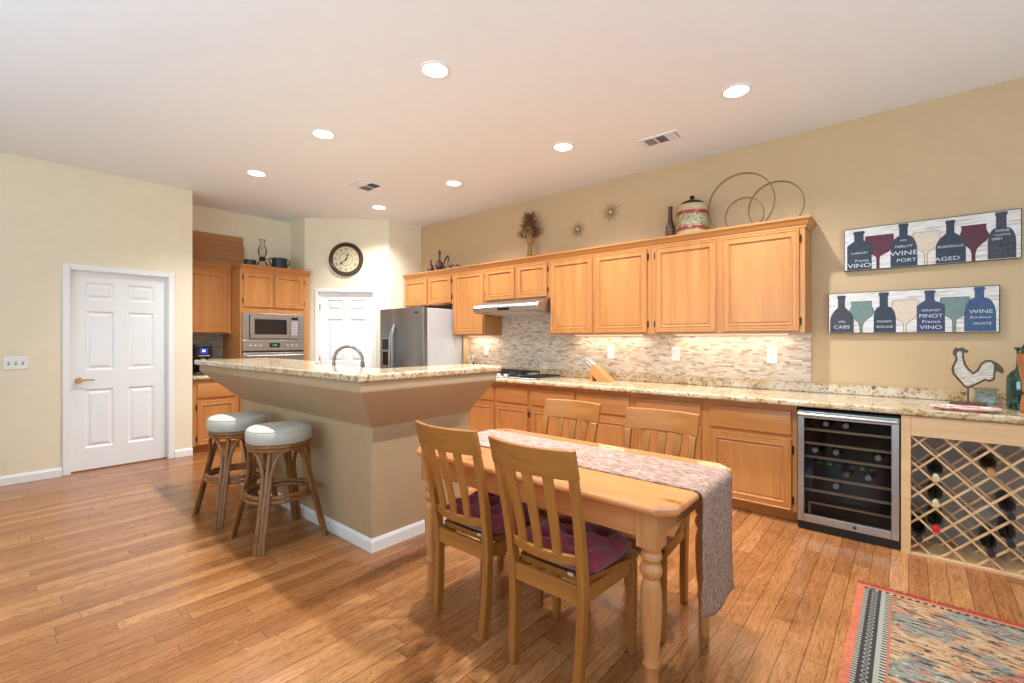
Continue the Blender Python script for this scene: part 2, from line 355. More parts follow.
# ------------------------------------------------------------------ geometry helpers
LOC = {}
class MB:
    def __init__(s): s.v = []; s.f = []; s.k = []; s.cur = 0
    def add(s, vs, fs):
        b = len(s.v); s.v += [tuple(p) for p in vs]; s.f += [tuple(b + i for i in f) for f in fs]; s.k += [s.cur] * len(fs); return s
    def box(s, x0, x1, y0, y1, z0, z1):
        return s.hexa([(x0, y0, z0), (x1, y0, z0), (x1, y1, z0), (x0, y1, z0)], [(x0, y0, z1), (x1, y0, z1), (x1, y1, z1), (x0, y1, z1)])
    def hexa(s, a, b): return s.loft([a, b])
    def loft(s, secs, cap=True, closed=False):
        n = len(secs[0]); vs = [p for q in secs for p in q]; fs = []
        m = len(secs)
        for i in range(m if closed else m - 1):
            j = (i + 1) % m
            for k in range(n): fs.append((i * n + k, i * n + (k + 1) % n, j * n + (k + 1) % n, j * n + k))
        if cap and not closed: fs += [tuple(range(n - 1, -1, -1)), tuple((m - 1) * n + k for k in range(n))]
        return s.add(vs, fs)
    def prism(s, poly, axis, a0, a1):
        f = {'x': lambda p, a: (a, p[0], p[1]), 'y': lambda p, a: (p[0], a, p[1]), 'z': lambda p, a: (p[0], p[1], a)}[axis]
        return s.loft([[f(p, a0) for p in poly], [f(p, a1) for p in poly]])
    def lathe(s, prof, c, seg=24, axis='z'):
        ax = {'z': lambda x, y, z: (c[0] + x, c[1] + y, c[2] + z), 'y': lambda x, y, z: (c[0] + x, c[1] + z, c[2] + y), 'x': lambda x, y, z: (c[0] + z, c[1] + x, c[2] + y)}[axis]
        secs = [[ax(max(r, 1e-4) * math.cos(2 * PI * k / seg), max(r, 1e-4) * math.sin(2 * PI * k / seg), z) for k in range(seg)] for r, z in prof]
        return s.loft(secs)
    def cyl(s, p0, p1, r0, r1=None, seg=12): return s.tube([p0, p1], [r0, r0 if r1 is None else r1], seg)
    def tube(s, pts, r, seg=8, closed=False, cap=True):
        pts = [Vector(p) for p in pts]; n = len(pts); rs = r if isinstance(r, (list, tuple)) else [r] * n
        secs = []; prev = None
        for i, p in enumerate(pts):
            if closed: d = pts[(i + 1) % n] - pts[i - 1]
            else: d = pts[min(i + 1, n - 1)] - pts[max(i - 1, 0)]
            d.normalize()
            if prev is None:
                u = d.cross(Vector((0, 0, 1)));  u = u if u.length > .05 else d.cross(Vector((1, 0, 0)))
            else: u = prev - d * prev.dot(d)
            u.normalize(); w = d.cross(u); prev = u
            secs.append([p + (u * math.cos(2 * PI * k / seg) + w * math.sin(2 * PI * k / seg)) * rs[i] for k in range(seg)])
        return s.loft(secs, cap, closed)
    def torus(s, c, R, r, axis='z', seg=40, rs=8):
        pts = []
        for k in range(seg):
            a = 2 * PI * k / seg; x, y = R * math.cos(a), R * math.sin(a)
            pts.append({'z': (c[0] + x, c[1] + y, c[2]), 'y': (c[0] + x, c[1], c[2] + y), 'x': (c[0], c[1] + x, c[2] + y)}[axis])
        return s.tube(pts, r, rs, True)
    def rings(s, O, U, V, N, w, h, rings):
        O, U, V, N = map(Vector, (O, U, V, N)); secs = []
        for ins, d in rings:
            secs.append([O + U * a + V * b + N * d for a, b in ((ins, ins), (w - ins, ins), (w - ins, h - ins), (ins, h - ins))])
        return s.loft(secs)
    def sphere(s, c, r, seg=16, rg=10, sz=1):
        return s.lathe([(r * math.sin(PI * i / rg), -r * sz * math.cos(PI * i / rg)) for i in range(rg + 1)], c, seg)
    def build(s, name, mat, parent=None, bevel=0, seg=2, smooth=38, sub=0):
        me = bpy.data.meshes.new(name); off = Vector(LOC.get(parent.name, (0, 0, 0))) if parent else Vector()
        me.from_pydata([tuple(Vector(p) - off) for p in s.v], [], s.f)
        mats = mat if isinstance(mat, (list, tuple)) else [mat]
        for m in mats: me.materials.append(m)
        if len(mats) > 1: me.polygons.foreach_set('material_index', s.k)
        bm = bmesh.new(); bm.from_mesh(me); bmesh.ops.recalc_face_normals(bm, faces=bm.faces); bm.to_mesh(me); bm.free()
        if smooth:
            me.polygons.foreach_set('use_smooth', [True] * len(me.polygons)); me.set_sharp_from_angle(angle=math.radians(smooth))
        o = bpy.data.objects.new(name, me); COL.objects.link(o)
        if parent: o.parent = parent
        LOC[o.name] = tuple(off)
        if bevel:
            b = o.modifiers.new('bevel', 'BEVEL'); b.width = bevel; b.segments = seg; b.limit_method = 'ANGLE'; b.angle_limit = math.radians(40)
        if sub:
            b = o.modifiers.new('sub', 'SUBSURF'); b.levels = sub; b.render_levels = sub
        return o

def tag(o, label, cat, group=None, kind=None):
    o['label'] = label; o['category'] = cat
    if group: o['group'] = group
    if kind: o['kind'] = kind
    return o
def thing(name, label, cat, loc=(0, 0, 0), group=None, kind=None):
    o = bpy.data.objects.new(name, None); o.empty_display_size = .05; COL.objects.link(o); o.location = loc; LOC[o.name] = tuple(loc)
    return tag(o, label, cat, group, kind)
def struct(name, mb, mat, label, cat, **kw): return tag(mb.build(name, mat, **kw), label, cat, kind='structure')
def copy_tree(o, parent=None):
    c = o.copy(); COL.objects.link(c)
    if parent: c.parent = parent
    for ch in list(o.children): copy_tree(ch, c)
    return c
def text_obj(name, string, size, mat, parent, mtx, sx=1.0, extrude=.0006, align='CENTER'):
    cu = bpy.data.curves.new(name, 'FONT'); cu.body = string; cu.size = size; cu.extrude = extrude; cu.align_x = align; cu.align_y = 'CENTER'
    t = bpy.data.objects.new(name, cu); COL.objects.link(t)
    me = bpy.data.meshes.new_from_object(t.evaluated_get(bpy.context.evaluated_depsgraph_get()))
    bpy.data.objects.remove(t); me.transform(Matrix.Diagonal((sx, 1, 1, 1))); me.transform(mtx)
    off = Vector(LOC.get(parent.name, (0, 0, 0))); me.transform(Matrix.Translation(-off))
    me.materials.clear(); me.materials.append(mat); me.name = name
    o = bpy.data.objects.new(name, me); COL.objects.link(o); o.parent = parent
    return o
def face_mtx(o, U, N):      # text whose baseline runs along U and that faces N
    U, N = Vector(U), Vector(N); V = N.cross(U)
    m = Matrix.Identity(4)
    for i in range(3): m[i][0], m[i][1], m[i][2], m[i][3] = U[i], V[i], N[i], o[i]
    return m

class Frame:                # local u along the face, v up, d out of the face
    def __init__(s, o, U, N): s.o, s.U, s.N, s.V = Vector(o), Vector(U), Vector(N), Vector((0, 0, 1))
    def p(s, u, d, v): return tuple(s.o + s.U * u + s.N * d + s.V * v)
    def box(s, mb, u0, u1, d0, d1, v0, v1):
        return mb.hexa([s.p(u0, d0, v0), s.p(u1, d0, v0), s.p(u1, d1, v0), s.p(u0, d1, v0)], [s.p(u0, d0, v1), s.p(u1, d0, v1), s.p(u1, d1, v1), s.p(u0, d1, v1)])
    def rings(s, mb, u0, u1, v0, v1, d, rings): return mb.rings(s.p(u0, d, v0), s.U, s.V, s.N, u1 - u0, v1 - v0, rings)
    def poly(s, mb, poly, u0, u1):      # polygon in (d, v) swept along u
        return mb.loft([[s.p(u0, d, v) for d, v in poly], [s.p(u1, d, v) for d, v in poly]])

DOOR_R = [(0, 0), (0, .013), (.005, .019), (.012, .019), (.017, .0135), (.021, .0165), (.044, .0165), (.048, .020), (.054, .019), (.060, .006), (.068, .005), (.074, .0085)]
SLAB_R = [(0, 0), (0, .012), (.004, .0165), (.010, .019)]
def cab_door(F, u0, u1, v0, v1, d, parent, hinge=None, mat='cab'):
    mb = MB(); F.rings(mb, u0, u1, v0, v1, d, DOOR_R); o = mb.build('door', M[mat], parent, smooth=25)
    if hinge:
        for vv in (v0 + .075, v1 - .075):
            h = MB(); uu = u0 - .007 if hinge == 'l' else u1 + .007
            F.box(h, uu - .006, uu + .006, d, d + .010, vv - .026, vv + .026)
            h.cyl(F.p(uu, d + .010, vv - .03), F.p(uu, d + .010, vv + .03), .004, seg=8)
            h.build('hinge', M['bronze'], o)
    return o
def cab_drawer(F, u0, u1, v0, v1, d, parent, mat='cabx'):
    mb = MB(); F.rings(mb, u0, u1, v0, v1, d, SLAB_R); return mb.build('drawer', M[mat], parent, smooth=25)

# ------------------------------------------------------------------ room shell
def wall_seg(mb, A, B, nrm, th, z0, z1):
    A, B, n = Vector((*A, 0)), Vector((*B, 0)), Vector((*nrm, 0)) * -th
    q = [A, B, B + n, A + n]
    mb.hexa([(p.x, p.y, z0) for p in q], [(p.x, p.y, z1) for p in q])
def wall(name, A, B, nrm, mat, label, holes=(), th=.14):
    mb = MB(); A2, B2 = Vector(A), Vector(B); L = (B2 - A2).length; d = (B2 - A2) / L; t = 0
    P = lambda s_: tuple(A2 + d * s_)
    for s0, s1, z0, z1 in holes:
        wall_seg(mb, P(t), P(s0), nrm, th, 0, H)
        if z0 > 0: wall_seg(mb, P(s0), P(s1), nrm, th, 0, z0)
        wall_seg(mb, P(s0), P(s1), nrm, th, z1, H); t = s1
    wall_seg(mb, P(t), P(L), nrm, th, 0, H)
    return struct(name, mb, mat, label, 'wall', smooth=0)

mb = MB(); mb.box(-7.3, EAST_X + .3, SOUTH_Y - .3, WALL_Y + .3, -.1, 0)
struct('floor', mb, M['floor'], 'oak coloured hardwood plank floor of the kitchen', 'floor', smooth=0)
mb = MB(); mb.box(-7.3, EAST_X + .3, SOUTH_Y - .3, WALL_Y + .3, H, H + .1)
struct('ceiling', mb, M['ceiling'], 'plain white ceiling with round recessed lights', 'ceiling', smooth=0)
S2 = math.sqrt(.5)
P1 = (-6.481, 3.075); P2 = (FR_X, FR_X + 9.556)
wall('wall_right', (FR_X - .14, WALL_Y), (EAST_X, WALL_Y), (0, -1), M['tan'], 'long tan wall behind the maple cabinets')
wall('wall_beside_fridge', (FR_X, P2[1]), (FR_X, WALL_Y), (1, 0), M['cream'], 'short cream wall between pantry door and fridge')
wall('wall_pantry', P1, P2, (S2, -S2), M['cream'], 'angled cream wall with pantry door and clock', holes=[(.19, .945, 0, 2.012)], th=.10)
wall('wall_return', (ALC_X, P1[1]), P1, (0, -1), M['cream'], 'narrow cream wall beside the oven tower', th=.10)
wall('wall_back', (ALC_X, 1.56), (ALC_X, P1[1]), (1, 0), M['cream'], 'cream wall behind the oven tower')
wall('wall_alcove', (ALC_X, 1.68), (LEFT_X - .14, 1.68), (0, 1), M['cream'], 'cream side wall of the oven alcove', th=.12)
D_Y0, D_Y1, D_Z = .648, 1.447, 2.035
wall('wall_left', (LEFT_X, SOUTH_Y), (LEFT_X, 1.68), (1, 0), M['cream'], 'cream wall with white six panel door', holes=[(D_Y0 - SOUTH_Y, D_Y1 - SOUTH_Y, 0, D_Z)])
wall('wall_front', (LEFT_X, SOUTH_Y), (EAST_X, SOUTH_Y), (0, 1), M['cream'], 'cream wall with windows behind the viewer', holes=[(2.2, 8.2, .25, 2.5)])
wall('wall_east', (EAST_X, SOUTH_Y), (EAST_X, WALL_Y), (-1, 0), M['cream'], 'cream wall with a wide window right of the view', holes=[(1.2, 5.2, .25, 2.5)])
def window(name, F, w, z0, z1, n, label):
    t = thing(name, label, 'window', F.p(0, 0, z0), kind='structure'); fr = MB()
    for u in [i * w / n for i in range(n + 1)]: F.box(fr, max(0, u - .03), min(w, u + .03), -.10, -.05, z0, z1)
    F.box(fr, 0, w, -.10, -.05, z0, z0 + .06); F.box(fr, 0, w, -.10, -.05, z1 - .06, z1)
    fr.build('window_frame', M['white'], t, smooth=0)
    for i in range(n):
        g = MB(); F.box(g, i * w / n + .03, (i + 1) * w / n - .03, -.077, -.073, z0 + .06, z1 - .06); g.build('pane', M['pane'], t, smooth=0)
window('window_1', Frame((LEFT_X + 2.2, SOUTH_Y, 0), (1, 0, 0), (0, 1, 0)), 6.0, .25, 2.5, 4, 'wide white framed window behind the viewer')
window('window_2', Frame((EAST_X, SOUTH_Y + 1.2, 0), (0, 1, 0), (-1, 0, 0)), 4.0, .25, 2.5, 3, 'wide white framed window right of the view')

def baseboard(name, F, u0, u1, label, h=.085):
    mb = MB(); F.poly(mb, [(0, 0), (.014, 0), (.014, h - .02), (.006, h), (0, h)], u0, u1)
    return struct(name, mb, M['white'], label, 'baseboard', smooth=0)
FL = Frame((LEFT_X, 0, 0), (0, 1, 0), (1, 0, 0))
baseboard('baseboard_left', FL, SOUTH_Y + .02, .588, 'white baseboard left of the white panel door')
baseboard('baseboard_left', FL, 1.508, 1.68, 'short white baseboard right of the white panel door')
FD = Frame((P1[0], P1[1], 0), (S2, S2, 0), (S2, -S2, 0))
baseboard('baseboard_back', FD, .02, .14, 'white baseboard beside the pantry door')
baseboard('baseboard_right', Frame((1.3, WALL_Y, 0), (1, 0, 0), (0, -1, 0)), 0, 1.85, 'white baseboard under the tan wall beyond the counter')

def panel_door(name, F, u0, u1, v1, label, rec, lever=None, hinges=None, casing=.057):
    t = thing(name, label, 'door', F.p((u0 + u1) / 2, 0, 0), kind='structure')
    w = u1 - u0; st = .105 * w / .76; mid = .10 * w / .76; pw = (w - 2 * st - mid) / 2
    us = [u0 + .004, u0 + st, u0 + st + pw, u1 - st - pw, u1 - st, u1 - .004]
    vs = [.012, .225, .835, 1.02, 1.635, 1.745, v1 - .105, v1 - .004]
    lf = MB(); d0, d1 = -rec - .035, -rec
    for i in range(5):
        for j in range(7):
            a, b, c, e = us[i], us[i + 1], vs[j], vs[j + 1]
            if i in (1, 3) and j in (1, 3, 5):
                F.rings(lf, a, b, c, e, d0, [(0, 0), (0, .035), (.008, .033), (.020, .022), (.030, .022), (.050, .031), (.055, .032)])
            else: F.box(lf, a, b, d0, d1, c, e)
    lf.build('door_leaf', M['white'], t, smooth=0)
    cs = MB()
    for a, b in ((u0 - casing, u0 - .002), (u1 + .002, u1 + casing)): F.box(cs, a, b, 0.001, .016, 0, v1 + casing)
    F.box(cs, u0 - .002, u1 + .002, .001, .016, v1 + .002, v1 + casing)
    cs.build('casing', M['white'], t, bevel=.004, smooth=0)
    jb = MB(); F.box(jb, u0, u0 + .004, -.11, 0, 0, v1); F.box(jb, u1 - .004, u1, -.11, 0, 0, v1); F.box(jb, u0, u1, -.11, 0, v1 - .004, v1)
    jb.build('jamb', M['white'], t, smooth=0)
    th = MB(); F.box(th, u0 + .004, u1 - .004, d0, d1 + .02, 0.0005, .012); th.build('threshold', M['threshold'], t, smooth=0)
    if lever:
        lu, lv = lever; k = MB()
        k.tube([F.p(lu, d1, lv), F.p(lu, d1 + .012, lv)], [.030, .026], 20)
        k.tube([F.p(lu, d1 + .012, lv), F.p(lu, d1 + .03, lv), F.p(lu, d1 + .045, lv)], [.012, .010, .022], 14)
        k.tube([F.p(lu, d1 + .043, lv), F.p(lu + .04, d1 + .05, lv + .004), F.p(lu + .115, d1 + .048, lv + .002)], [.014, .009, .006], 10)
        h = k.build('door_handle', M['brass'], t); h['label'] = 'polished brass lever handle'
    if hinges is not None:
        for vv in (.25, 1.05, 1.8):
            k = MB(); k.cyl(F.p(hinges, d1 + .006, vv - .045), F.p(hinges, d1 + .006, vv + .045), .007, seg=8); k.build('hinge', M['nickel'], t)
    return t
panel_door('door_1', FL, D_Y0, D_Y1, D_Z, 'white six panel door with brass lever in the left wall', .055, lever=(.715, .925))
panel_door('door_2', FD, .19, .945, 2.012, 'white six panel pantry door under the round clock', .030, hinges=.198, casing=.045)

# mosaic tile and other fixed wall finish
mb = MB(); mb.box(-4.640, -.605, WALL_Y - .010, WALL_Y + .002, .99, 1.40); mb.box(-3.995, -3.025, WALL_Y - .010, WALL_Y + .002, 1.40, 1.66)
struct('tile_backsplash', mb, M['mosaic'], 'beige stone mosaic backsplash under the wall cabinets', 'backsplash', smooth=0)
mb = MB(); mb.box(ALC_X - .002, ALC_X + .010, 1.684, 2.185, .95, 1.41)
struct('tile_backsplash', mb, M['mosaicy'], 'grey stone mosaic behind the coffee maker', 'backsplash', smooth=0)
mb = MB(); mb.box(-4.610, -4.592, 4.36, 4.47, 0, 1.39)
struct('trim_1', mb, M['tan'], 'tan painted end panel between fridge and mosaic', 'panel', smooth=0)

# ------------------------------------------------------------------ wall cabinets on the long wall
FU = Frame((0, 4.167, 0), (1, 0, 0), (0, -1, 0))
UTOP, UBOT, UD = 2.235, 1.395, .309
def wall_cabinet(u0, u1, v0, doors, label, F=FU, depth=UD, vt=UTOP, mat='cab', name='wall_cabinet', grp='maple wall cabinets'):
    t = thing(name, label, 'cabinet', F.p((u0 + u1) / 2, -depth / 2, v0), grp)
    c = MB(); F.box(c, u0 + .001, u1 - .001, -depth, 0, v0, vt); c.build('carcass', M[mat], t, bevel=.002, smooth=0)
    for d in doors: cab_door(F, d[0], d[1], d[2], d[3], 0.0005, t, d[4])
    return t
DT = 2.195
wall_cabinet(-5.640, -4.600, 1.815, [(-5.625, -5.12, 1.83, DT, None), (-5.088, -4.622, 1.83, DT, 'r')], 'low two door maple cabinet above the fridge')
wall_cabinet(-4.600, -4.005, UBOT, [(-4.573, -4.03, 1.408, DT, None)], 'tall one door maple cabinet left of the range hood')
wall_cabinet(-4.005, -3.012, 1.803, [(-3.987, -3.516, 1.818, DT, 'l'), (-3.478, -3.045, 1.818, DT, 'r')], 'low two door maple cabinet above the range hood')
wall_cabinet(-3.012, -1.835, UBOT, [(-2.992, -2.472, 1.408, DT, None), (-2.438, -1.878, 1.408, DT, 'r')], 'tall two door maple cabinet right of the range hood')
wall_cabinet(-1.835, -.603, UBOT, [(-1.795, -1.252, 1.408, DT, 'l'), (-1.203, -.640, 1.408, DT, 'r')], 'rightmost two door maple wall cabinet, end panel exposed')
CROWN = [(-.02, 2.205), (.004, 2.205), (.006, 2.222), (.016, 2.232), (.030, 2.262), (.040, 2.268), (.040, 2.284), (-.02, 2.284)]
mb = MB()
CP = [(.0005, 2.205)] + CROWN[1:-1] + [(.0005, 2.284)]
mb.loft([[(-5.640, 4.167 - d, v) for d, v in CP], [(-.602 + d, 4.167 - d, v) for d, v in CP], [(-.602 + d, 4.470, v) for d, v in CP]])
tag(mb.build('crown_molding', M['cabx'], None, smooth=30), 'maple crown molding along the top of the long wall cabinets', 'molding')

# under cabinet lights
def uc_light(x, w, label, p):
    t = thing('under_cabinet_light', label, 'light', (x, 4.38, UBOT), 'under cabinet lights')
    b = MB(); b.box(x - w / 2, x + w / 2, 4.355, 4.405, UBOT - .013, UBOT - .0005); b.build('housing', M['white'], t, bevel=.003, smooth=0)
    b = MB(); b.box(x - w / 2 + .015, x + w / 2 - .015, 4.362, 4.398, UBOT - .016, UBOT - .0132); b.build('diffuser', M['uc_lens'], t, smooth=0)
    area_light('lamp', (0, 0, -.018), (0, 0, 0), w, .04, p, UC_COL, t)
uc_light(-4.30, .42, 'slim under cabinet light left of the range hood', UC_W * .8)
uc_light(-2.42, .80, 'slim under cabinet light above the knife block', UC_W)
uc_light(-1.22, .95, 'slim under cabinet light under the rightmost wall cabinet', UC_W * 1.2)

# ------------------------------------------------------------------ base cabinets on the long wall
BY = 3.872
FB = Frame((0, BY + .019, 0), (1, 0, 0), (0, -1, 0))
def base_cabinet(u0, u1, cols, label, F=FB, depth=.58, vt=.866, mat='cab', matx='cabx', grp='maple base cabinets', name='base_cabinet'):
    t = thing(name, label, 'cabinet', F.p((u0 + u1) / 2, -depth / 2, 0), grp)
    c = MB(); F.box(c, u0 + .001, u1 - .001, -depth, 0, .085, vt); c.build('carcass', M[mat], t, bevel=.002, smooth=0)
    k = MB(); F.box(k, u0 + .001, u1 - .001, -depth, -.07, 0, .0845); k.build('toe_kick', M[matx], t, smooth=0)
    for a, b, h in cols:
        cab_drawer(F, a, b, .643, .818, .0005, t, matx); cab_door(F, a, b, .095, .613, .0005, t, h)
    return t
base_cabinet(-4.588, -4.075, [(-4.56, -4.10, None)], 'maple base cabinet nearest the fridge, mostly behind the island')
base_cabinet(-4.075, -3.074, [(-4.045, -3.588, None), (-3.555, -3.098, 'r')], 'maple base cabinet under the gas cooktop')
base_cabinet(-3.074, -1.885, [(-3.053, -2.512, 'l'), (-2.488, -1.918, None)], 'maple base cabinet under the knife block')
base_cabinet(-1.885, -.612, [(-1.855, -1.288, None), (-1.222, -.645, 'r')], 'maple base cabinet left of the wine cooler')

CZ0, CZ1 = .868, .912
t = thing('granite_worktop', 'long speckled granite worktop under the mosaic backsplash', 'worktop', (-1.7, 4.15, CZ0))
mb = MB(); mb.box(-4.588, 1.30, 3.79, 4.474, CZ0, CZ1); mb.build('slab', M['granite'], t, bevel=.014, seg=3)
mb = MB(); mb.box(-4.588, 1.30, 4.450, 4.4665, CZ1 + .0005, .989); mb.build('backsplash_strip', M['granite'], t, bevel=.004)

# ------------------------------------------------------------------ island
ix0, ix1, iy0, iy1 = -4.73, -2.57, 1.648, 2.50
t = thing('kitchen_island', 'tan plastered kitchen island with flared top and white baseboard', 'island', (-3.6, 2.0, 0))
Bp = [(ix1, iy1), (ix1, iy0), (ix0, iy0), (ix0, iy0 + .15), (ix1 - .15, iy0 + .15), (ix1 - .15, iy1)]
Tp = [(-2.312, 2.53), (-2.312, 1.412), (-5.10, 1.412), (-5.10, 1.77), (-2.68, 1.77), (-2.68, 2.53)]
mb = MB(); mb.loft([[(x, y, z) for x, y in P] for P, z in ((Bp, 0), (Bp, .785), (Tp, 1.045), (Tp, 1.101))])
mb.build('plastered_body', M['island'], t, bevel=.008, smooth=0)
mb = MB(); e = .014; hB = .085
BP = ((.0005, 0), (e, 0), (e, hB - .02), (.006, hB), (.0005, hB))
mb.loft([[(ix1 + a, iy1, z) for a, z in BP], [(ix1 + a, iy0 - a, z) for a, z in BP], [(ix0, iy0 - a, z) for a, z in BP]])
b = mb.build('baseboard', M['white'], t, smooth=0); b['label'] = 'white baseboard'
mb = MB(); mb.box(ix0, ix1 - .152, iy0 + .152, 2.40, .085, .858); mb.build('sink_cabinet', M['cab'], t, smooth=0)
mb = MB(); mb.box(ix0, ix1 - .152, iy0 + .152, 2.44, .86, .90); mb.build('sink_counter', M['granite'], t, bevel=.008)
IT = 1.147
mb = MB(); mb.prism([(-2.287, 2.565), (-2.287, 1.386), (-5.17, 1.386), (-5.17, 2.05), (-3.98, 2.05), (-3.72, 1.79), (-2.69, 1.79), (-2.69, 2.565)], 'z', 1.102, IT)
tag(mb.build('island_bar_top', M['granite'], None, bevel=.014, seg=3), 'raised granite bar top on the flared island', 'worktop')
t = thing('kitchen_faucet', 'arched satin nickel faucet behind the island bar top', 'faucet', (-3.60, 1.95, .90))
mb = MB(); mb.lathe([(.030, 0), (.030, .012), (.020, .02), (.018, .05)], (-3.60, 1.95, .9005), 18); mb.build('base', M['nickel'], t)
pts = [(-3.60, 1.95, .945), (-3.60, 1.95, 1.10)]; dx, dy = .76 * .118, .65 * .118
for k in range(13):
    a = PI - PI * k / 12; pts.append((-3.60 + dx * (1 + math.cos(a)), 1.95 + dy * (1 + math.cos(a)), 1.165 + .118 * math.sin(a)))
mb = MB(); mb.tube(pts, .0125, 12); mb.build('spout', M['nickel'], t)
q = pts[-1]; mb = MB(); mb.tube([(q[0], q[1], q[2] - .0005), (q[0], q[1], q[2] - .02), (q[0] + .003, q[1] + .002, q[2] - .075)], [.0125, .016, .018], 12); mb.build('spray_head', M['nickel'], t)
mb = MB(); mb.tube([(-3.585, 1.935, .955), (-3.56, 1.915, .965), (-3.53, 1.89, .985)], [.009, .007, .006], 8); mb.build('lever', M['nickel'], t)

# ------------------------------------------------------------------ appliances on the long wall
# range hood
t = thing('range_hood', 'stainless steel range hood under the low cabinets', 'range hood', (-3.51, 4.2, 1.62))
mb = MB(); mb.prism([(4.464, 1.802), (4.150, 1.802), (3.965, 1.742), (3.945, 1.712), (3.955, 1.668), (3.985, 1.655), (4.464, 1.625)], 'x', -4.000, -3.018)
mb.build('hood_body', M['steel'], t, bevel=.006)
mb = MB(); mb.loft([[(x, 3.9445 - .002, 1.700), (x, 3.9445 + .0085, 1.676), (x, 3.951, 1.674), (x, 3.943, 1.702)] for x in (-3.60, -3.42)]); mb.build('button_panel', M['black'], t, smooth=0)
mb = MB(); mb.prism([(4.02, 1.6525), (4.40, 1.6285), (4.40, 1.6245), (4.02, 1.6485)], 'x', -3.90, -3.12); mb.build('filter', M['steel_knob'], t, smooth=0)

# gas cooktop
t = thing('gas_cooktop', 'stainless gas cooktop with black grates on the granite worktop', 'cooktop', (-3.46, 4.14, CZ1))
mb = MB(); mb.box(-3.93, -2.99, 3.88, 4.39, CZ1 + .0005, CZ1 + .012); mb.build('tray', M['steel'], t, bevel=.005)
for gx0, gx1 in ((-3.90, -3.63), (-3.60, -3.30)):
    g = MB(); z = CZ1 + .012
    for x in (gx0, gx1 - .012, (gx0 + gx1) / 2 - .006): g.box(x, x + .012, 3.95, 4.36, z + .034, z + .048)
    for y in (3.95, 4.05, 4.15, 4.25, 4.348): g.box(gx0, gx1, y, y + .012, z + .034, z + .048)
    for x in (gx0, gx1 - .012):
        for y in (3.95, 4.348): g.box(x, x + .012, y, y + .012, z, z + .034)
    g.build('grate', M['iron'], t, smooth=0)
    for y in (4.05, 4.25):
        b = MB(); b.lathe([(.045, 0), (.045, .010), (.03, .014), (.03, .019)], ((gx0 + gx1) / 2, y, z + .0002), 18); b.build('burner', M['iron'], t)
g = MB()
for k in range(8): g.box(-3.255 + k * .031, -3.243 + k * .031, 3.93, 4.37, CZ1 + .014, CZ1 + .026)
g.box(-3.26, -3.02, 3.93, 3.942, CZ1 + .0122, CZ1 + .026); g.box(-3.26, -3.02, 4.358, 4.37, CZ1 + .0122, CZ1 + .026)
g.build('slotted_grill', M['iron'], t, smooth=0)
for k in range(5):
    b = MB(); x = -3.86 + k * .105; b.lathe([(.024, 0), (.024, .018), (.018, .026)], (x, 3.915, CZ1 + .0122), 16); b.build('knob', M['steel_knob'], t)

# refrigerator
t = thing('refrigerator', 'stainless side by side refrigerator with ice dispenser', 'refrigerator', (-5.10, 4.05, 0))
fx0, fx1, ff = -5.575, -4.628, 3.695
mb = MB(); mb.box(fx0, fx1, ff + .075, 4.45, .03, 1.742); mb.build('case', M['fridge_side'], t, bevel=.006)
sp = -5.235
for a, b_ in ((fx0, sp - .004), (sp + .004, fx1)):
    mb = MB()
    mb.prism([(a, ff + .068), (a, ff + .012), (a + .012, ff), (b_ - .02, ff), (b_ - .006, ff + .008), (b_, ff + .024), (b_, ff + .068)], 'z', .10, 1.752)
    d = mb.build('door', M['steel_dark'], t, bevel=.003, smooth=30)
    hx = sp - .030 if a == fx0 else sp + .030
    h = MB(); pts = []
    for k in range(13):
        f = k / 12; z = .62 + f * .92; bow = .055 * min(1, math.sin(PI * f) * 1.9)
        pts.append((hx + (.020 if a != fx0 else -.020) * (1 - math.sin(PI * f)) * -1, ff - .002 - bow, z))
    h.tube(pts, .011, 10); h.build('handle', M['steel'], d)
    if a == fx0:
        q = MB(); q.box(-5.515, -5.355, ff - .004, ff + .0, .97, 1.36); q.build('dispenser_frame', M['steel'], d, bevel=.002)
        q = MB(); q.box(-5.505, -5.365, ff - .0065, ff - .0042, 1.20, 1.345); q.build('dispenser_display', M['black'], d, smooth=0)
        q = MB(); q.box(-5.495, -5.375, ff - .0065, ff - .0042, .99, 1.175); q.build('dispenser_recess', M['dark_glass'], d, smooth=0)
    else:
        q = MB(); q.box(-4.80, -4.725, ff - .004, ff - .0002, 1.675, 1.695); q.build('badge', M['black'], d, smooth=0)
mb = MB(); mb.box(fx0 + .02, fx1 - .02, ff + .08, 4.44, .0, .0295); mb.build('base', M['black'], t, smooth=0)
mb = MB(); mb.box(fx1 - .17, fx1 - .02, ff + .09, 4.2, 1.7425, 1.775); mb.build('hinge_cover', M['black'], t, bevel=.004)

# wine cooler
WX0, WX1, WF = -.604, -.040, 3.822
t = thing('wine_cooler', 'under-counter wine cooler with steel framed smoked glass door', 'wine cooler', ((WX0 + WX1) / 2, 4.1, 0))
mb = MB(); x0, x1, y0, y1, z0, z1 = WX0, WX1, WF + .045, 4.40, .0, .845
mb.box(x0, x0 + .025, y0, y1, z0, z1); mb.box(x1 - .025, x1, y0, y1, z0, z1); mb.box(x0 + .025, x1 - .025, y1 - .03, y1, z0, z1)
mb.box(x0 + .025, x1 - .025, y0, y1 - .03, z1 - .035, z1); mb.box(x0 + .025, x1 - .025, y0, y1 - .03, z0, .085)
mb.build('cabinet_body', M['black'], t, smooth=0)
dz0, dz1 = .062, .838; fw = .040
door = MB()
FW = Frame((0, WF, 0), (1, 0, 0), (0, -1, 0))
for a, b_, c, e in ((x0 + .004, x0 + .004 + fw, dz0, dz1), (x1 - .004 - fw, x1 - .004, dz0, dz1)): FW.box(door, a, b_, -.040, 0, c, e)
